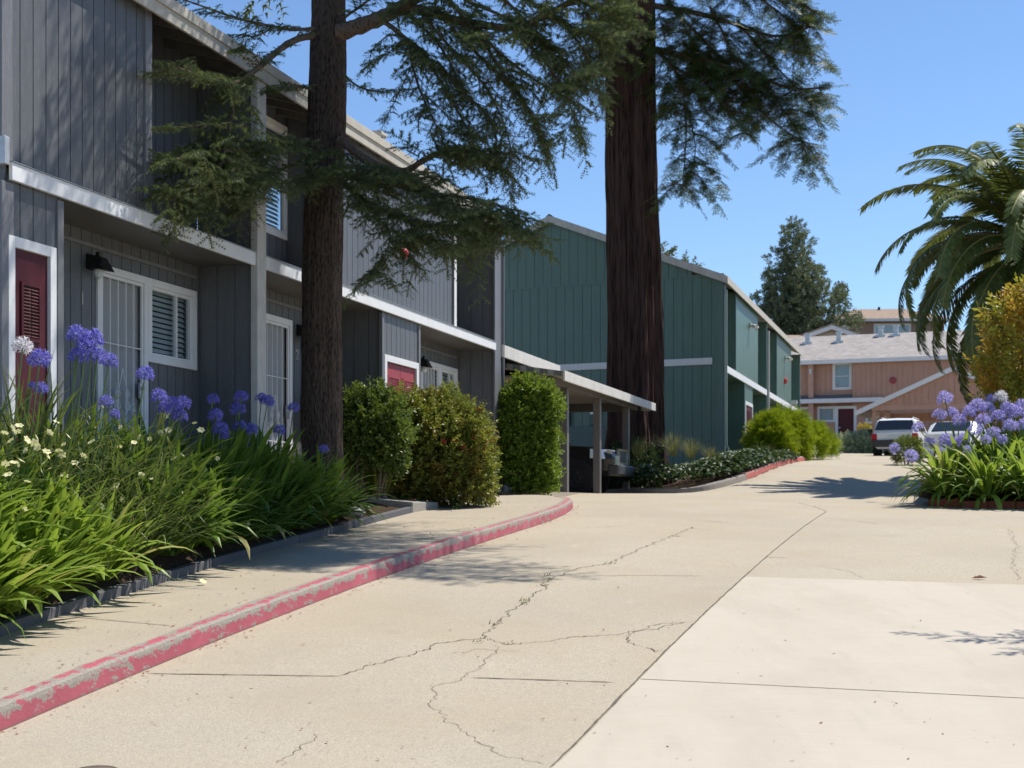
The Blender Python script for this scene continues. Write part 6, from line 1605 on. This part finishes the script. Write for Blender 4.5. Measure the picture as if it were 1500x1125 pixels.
for k in range(17000):
    s_ = rg.uniform(0, lens[-1] * .86); i = next(j for j in range(len(lens) - 1) if lens[j + 1] >= s_); f = (s_ - lens[i]) / max(1e-6, lens[i + 1] - lens[i])
    a = cols[i][0].lerp(cols[i + 1][0], f); e = cols[i][1].lerp(cols[i + 1][1], f); q = rg.random() ** 1.5
    if (e - a).length * q > 5: continue
    p = a.lerp(e, .02 + .98 * q); q2 = min(1, (p - a).length / 2.6); zt = max(ivy_top(p.x, p.y, q2), G(a.x, a.y) + .12 + .60 * min(1, q2 * 3.5) ** .6 * (1 - .6 * sstep(6.3, 8.4, a.x)))
    z = zt - rg.random() ** 2 * .3 * min(1, q2 * 3)
    d = V3(rg.gauss(0, 1), rg.gauss(-.5, 1), rg.uniform(-.9, .25)); iv.put(IL[k % 4], (p.x, p.y, z), basis(d, rg.uniform(-.8, .8)), rg.uniform(.6, 1.25))
o = iv.build('ivy', M['ivy']); tag(o, 'dense dark ivy bank behind the grey kerb', 'ivy', kind='stuff')
GRS = [mesh_of('blade_clump', strap_proto(720 + i, 170, .85, .006, (.9, 1.5), (.3, 1.6), 5, .18), [M['grass']]) for i in range(2)]
for (x, y, Y, s_, lb) in ((985, 668, 37.5, .8, 'tan ornamental grass tuft nearest the redwood trunk'), (1012, 672, 38.2, .75, 'second tan ornamental grass tuft from the redwood, above the ivy'), (1040, 676, 39.5, .6, 'smallest tan grass tuft below the corner of the green house'), (1118, 676, 41.0, .7, 'tan grass tuft beside the downspout and faded red kerb'), (935, 668, 36.5, .7, 'shaded olive grass tuft in front of the redwood base')):
    p = P(x, y, Y); r = thing('ornamental_grass', lb, 'plant', p, 'grass tufts on the ivy bank'); child('blade_clump', rnd.choice(GRS), r, (0, 0, 0), (0, 0, rnd.uniform(0, 6)), s_)
p = P(932, 655, 37.0)
shrub('shade_shrub', 'dim feathery shrub at the foot of the redwood behind the carport post', [((p.x - .1, p.y, 2.35), (.75, .5, .75))], 420, SPs, [M['ivy'], M['limbbark']], 3, (.9, 1.4), zmin=1.8, seed=8, lump=.4, inner=.5)
jl = []
for (x, yt, yb_, Y, rx) in ((1128, 612, 672, 45.4, .62), (1150, 609, 676, 46.6, .80), (1176, 624, 680, 48.0, .74), (1196, 640, 680, 49.6, .60)):
    z1 = EYE + (HY - yt) / F * Y; zb = G((x - CX) / F * Y, Y) + .1; jl.append((((x - CX) / F * Y, Y, (z1 + zb) / 2), (rx, rx * 1.1, (z1 - zb) / 2)))
shrub('juniper_hedge', 'rounded golden green juniper mass beside the green townhouse porch', jl, 3000, SPj, M['juniper'], 4, (.8, 1.3), zmin=jl[0][0][2] - jl[0][1][2] - .1, seed=12, upb=.7, lump=.2, power=2.5, inner=.2)
c = on_ground(1336, 682); 
shrub('ball_bush', 'small clipped ball-shaped bush left of the lilac flower bed', [((c.x, c.y + .45, c.z + .42), (.47, .47, .46))], 900, SPt, [M['ball'], M['limbbark']], 3, (.9, 1.4), zmin=c.z, seed=13, lump=.07, inner=.2)
c = on_ground(1253, 664)
shrub('variegated_bush', 'low pale variegated bush beside the far maroon door', [((c.x, c.y + 1, c.z + .32), (.95, .8, .55)), ((c.x + .4, c.y + 1, c.z + .4), (.6, .6, .6))], 520, SPg, [M['variegated'], M['limbbark']], 3, (1.1, 1.7), zmin=c.z, seed=14, lump=.15)
c = on_ground(1296, 660)
shrub('red_leaved_shrub', 'small orange and green shrub inside the far carport beside the bin', [((c.x + .5, c.y + 5.5, c.z + 1.0), (.55, .5, .55))], 160, SPl, [M['photinia'], M['limbbark']], 3, (.8, 1.2), zmin=c.z + .3, seed=15)
# little marker flag
c = P(1154, 676, 43.8); r = thing('marker_flag', 'small orange marker flag by the bend of the faded red kerb', 'flag', c); mb = MB(); mb.tube([c, c + V3(.01, 0, .34)], .008, 5); mb.build('stake', M['orange'], r)
mb = MB(); mb.prism([c + V3(-.09, 0, .12), c + V3(.10, 0, .12), c + V3(-.01, 0, .34)], [c + V3(-.09, .01, .12), c + V3(.10, .01, .12), c + V3(-.01, .01, .34)]); mb.build('pennant', M['orange'], r)

# ------------------------------------------------------------------ right bed
RB0 = [(7.55, 26.6), (7.40, 25.5), (7.75, 24.75), (8.6, 24.45), (9.6, 24.2), (11.5, 23.7), (14, 23.1)]
def rbz(X, Y): return G(X, Y) + .16 + .22 * sstep(0, 2.2, (X - 7.3) * .3 + (Y - 24.6) * .75)
mb = MB(); xs = fr_range(0, 1, .1); 
nb = len(RB0)
for (x, y) in RB0:
    for j in range(8):
        q = j / 7; X = x + (11 - x) * q * .2 + q * 1.2; Y = y + q * 5.5; mb.v.append((X, Y, rbz(X, Y) if j else G(x, y) + .12))
for i in range(nb - 1):
    for j in range(7): b = i * 8 + j; mb.f.append((b, b + 8, b + 9, b + 1)); mb.m.append(0)
o = mb.build('soil', M['soil'], smooth=True); tag(o, 'soil of the raised bed on the right', 'soil', kind='structure')
pe = thing('brick_edging', 'low red brick edging in front of the strap-leaved plants on the right', 'edging', (8.6, 24.45, G(8.6, 24.45)))
for (a, b) in zip(RB0[1:-1], RB0[2:]):
    n = max(1, int(math.hypot(b[0] - a[0], b[1] - a[1]) / .42))
    for i in range(n):
        p = V3(a[0] + (b[0] - a[0]) * i / n, a[1] + (b[1] - a[1]) * i / n, 0); q = V3(a[0] + (b[0] - a[0]) * (i + 1) / n, a[1] + (b[1] - a[1]) * (i + 1) / n, 0); d = (q - p).normalized(); q = q - d * .012; s_ = V3(-d.y, d.x, 0) * .10
        za = G(p.x, p.y); mb = MB(); mb.hexa([p + V3(0, 0, za - .05), q + V3(0, 0, za - .05), q + s_ + V3(0, 0, za - .05), p + s_ + V3(0, 0, za - .05), p + V3(0, 0, za + .12), q + V3(0, 0, za + .12), q + s_ + V3(0, 0, za + .12), p + s_ + V3(0, 0, za + .12)])
        mb.build('edging_block', M['brick'], pe, bevel=.012)
rp = []; 
for nm, lst in (('front', [(7.62, 25.25), (8.2, 24.72), (8.85, 24.52), (9.45, 24.36), (10.0, 24.22)]), ('middle', [(8.1, 26.0), (8.75, 25.7), (9.4, 25.5), (10.0, 25.3)]), ('back', [(8.9, 26.7), (9.6, 26.5), (10.2, 26.2)])):
    for i, (X, Y) in enumerate(lst):
        r = clump(X, Y, rbz(X, Y), 'right', {'front': 1.28, 'middle': 1.5, 'back': 1.5}[nm] * rnd.uniform(.95, 1.08), 'lush strap-leaved clump, %s from the left in the %s row of the right-hand bed' % (ORD[i], nm), 'strap-leaved clumps in the right-hand bed', 'agapanthus'); rp.append(r)
RH = [(1334, 664, 25.0, 1.55), (1311, 652, 27.5, 1.3), (1384, 580, 26.0, 1.75), (1376, 604, 26.1, 1.5), (1395, 600, 26.2, 1.3), (1345, 622, 26.8, 1.3), (1362, 645, 25.9, 1.4), (1385, 640, 25.8, 1.5), (1398, 645, 25.7, 1.4), (1412, 640, 25.6, 1.5), (1405, 612, 26, 1.5), (1420, 600, 26.1, 1.6), (1432, 590, 26.2, 1.7), (1440, 612, 25.9, 1.6), (1428, 626, 25.6, 1.5), (1447, 594, 26.3, 1.5), (1455, 630, 25.6, 1.5), (1462, 606, 26, 1.6), (1476, 594, 26.1, 1.6), (1488, 600, 26, 1.7), (1480, 620, 25.7, 1.6), (1496, 590, 26.2, 1.5), (1500, 618, 25.8, 1.5), (1444, 640, 25.3, 1.2), (1418, 655, 25.2, 1.2), (1360, 660, 25.4, 1.0), (1380, 658, 25.5, 1.1), (1468, 640, 25.5, 1.2), (1510, 606, 26, 1.6), (1452, 580, 26.5, 1.2)]
for (x, y, Y, s_) in RH:
    t = P(x, y + 5, Y); r = min(rp, key=lambda r: (OFF[r].x - t.x) ** 2 + (OFF[r].y - t.y) ** 2); stalk(r, t, rnd.choice(UM['lilac']), s_, .011)
for (x, y, s_) in ((1466, 578, 1.5), (1452, 602, .9)):
    t = P(x, y + 4, 26.3); r = min(rp, key=lambda r: (OFF[r].x - t.x) ** 2 + (OFF[r].y - t.y) ** 2); stalk(r, t, rnd.choice(UM['white']), s_, .011)
p = P(1492, 505, 27.6)
shrub('red_tip_shrub', 'tall shrub with orange and red new leaves above the lilac flowers', [((p.x + .05, p.y, 4.35), (.62, .6, 1.0)), ((p.x - .30, p.y - .1, 3.75), (.38, .4, .5)), ((p.x + .45, p.y, 3.2), (.7, .6, .8)), ((p.x + .35, p.y, 5.1), (.42, .4, .62))], 560, SPl, [M['photinia'], M['limbbark']], 6, (.9, 1.4), zmin=rbz(p.x, 27.6), seed=16, lump=.3, upb=.9, inner=.35)

# ------------------------------------------------------------------ palm
pc_ = V3(12.55, 34.4, EYE + (HY - 356) / F * 34.4)
pb = V3(12.8, 34.5, G(12.8, 34.5)); pm = thing('palm_tree', 'big feathery date palm arching in from the right edge', 'palm', pb)
mb = trunk_mesh([pb - V3(0, 0, .1), pb.lerp(pc_, .5), pc_ + V3(0, 0, .1)], [.5, .42, .42, .5], 28, .12, .06, 6, 3); mb.build('trunk', M['palmtrunk'], pm)
def frond_mesh(seed, L=3.7, bend=1.5):
    rg = random.Random(seed); tr = []; n = 64; p = V3(0, 0, 0); st = L / n; pts = []; e = 0.0
    for i in range(n + 1):
        f = i / n; ee = -bend * f ** 1.5; d = V3(math.cos(ee), .05 * math.sin(f * 3), math.sin(ee)).normalized(); pts.append((p.copy(), d)); p = p + d * st
    for i in range(n):
        (a, d), (b, d2) = pts[i], pts[i + 1]; w0 = .035 * (1 - .85 * i / n) + .004; s_ = V3(0, 1, 0); u = d.cross(s_) * -1
        for q in ((s_, 1), (u, 1)): tr.append((a - q[0] * w0, a + q[0] * w0, b + q[0] * w0, 1)); tr.append((a - q[0] * w0, b + q[0] * w0, b - q[0] * w0, 1))
        f = i / n
        if f < .12: continue
        for sg in (-1, 1):
            for h in (0, .5):
                ll = .62 * (math.sin(min(1, (f - .08) / .25) * 1.57) * (1 - .62 * max(0, f - .3) / .7)) * rg.uniform(.85, 1.1)
                o_ = a.lerp(b, h); dd = (d * rg.uniform(.55, .8) + s_ * sg * rg.uniform(.75, .95) + u * rg.uniform(.15, .5)).normalized(); ww = .026; wv = dd.cross(u).normalized() * ww; m = o_ + dd * ll * .5; tip = o_ + dd * ll + V3(0, 0, -.10 * ll)
                tr.append((o_ - wv * .6, m + wv, m - wv)); tr.append((o_ - wv * .6, o_ + wv * .6, m + wv)); tr.append((m - wv, m + wv, tip))
    return mesh_of('frond', proto(tr), [M['palm'], M['palmrib']])
FM = [frond_mesh(801, 4.4, 1.65), frond_mesh(802, 4.6, 1.95), frond_mesh(803, 4.4, 2.3), frond_mesh(804, 4.3, 1.8)]
rg = random.Random(21)
for k in range(99):
    f = k / 99; el = 1.3 - 2.2 * f + rg.uniform(-.12, .12); az = k * 2.39996 + rg.uniform(-.2, .2)
    o = child('frond', FM[rg.choice((0, 3)) if el > .4 else rg.choice((1, 2, 3)) if el > -.1 else rg.choice((0, 1))], pm, pc_ - pb + V3(math.cos(az) * .25, math.sin(az) * .25, .25 - f * .6), None, rg.uniform(.86, 1.04))
    o.rotation_euler = (Matrix.Rotation(az, 3, 'Z') @ Matrix.Rotation(-el, 3, 'Y') @ Matrix.Rotation(rg.uniform(-.3, .3), 3, 'X')).to_euler()
# slender tree just outside the right edge: its boughs shade the pale slab
tb = V3(6.75, 12.35, G(6.75, 12.35)); yt = thing('slender_tree', 'slender leafy tree standing beside the pale slab, its boughs shading the right edge', 'tree', tb)
mb = MB(); mb.tube([tb - V3(0, 0, .1), tb + V3(.03, 0, 1.2), tb + V3(-.02, .05, 2.6), tb + V3(0, 0, 4.2)], [.08, .065, .05, .02], 10); mb.build('trunk', M['limbbark'], yt)
S = Soup(); mb = MB(); rg = random.Random(77)
for k in range(15):
    z = 1.3 + k * .2; a = 3.14 + rg.uniform(-1.4, 1.4) + (3.14 if k % 3 == 2 else 0); L = rg.uniform(.7, 1.25); p0 = tb + V3(0, 0, z); d = V3(math.cos(a), math.sin(a), .25)
    pts = [p0 + d * L * f for f in (0, .4, .8, 1)]; mb.tube(pts, [.025, .018, .01, .005], 5); clothe(S, pts, SPl, .16, (.5, .9), .35, rg=rg)
mb.build('bough', M['limbbark'], yt); S.build('crown', [M['glossy'], M['limbbark']], yt)
# dry leaf on the drive
c = on_ground(1436, 849); mb = MB()
mb.poly([c + V3(-.07, 0, .012), c + V3(-.01, -.03, .03), c + V3(.07, 0, .02), c + V3(0, .03, .045)]); mb.poly([c + V3(-.09, .01, .01), c + V3(-.05, -.02, .02), c + V3(.0, .0, .03), c + V3(-.04, .02, .035)]); 
o = mb.build('dry_leaf', M['leafbrown']); tag(o, 'curled brown leaf at the far edge of the pale slab', 'leaf')
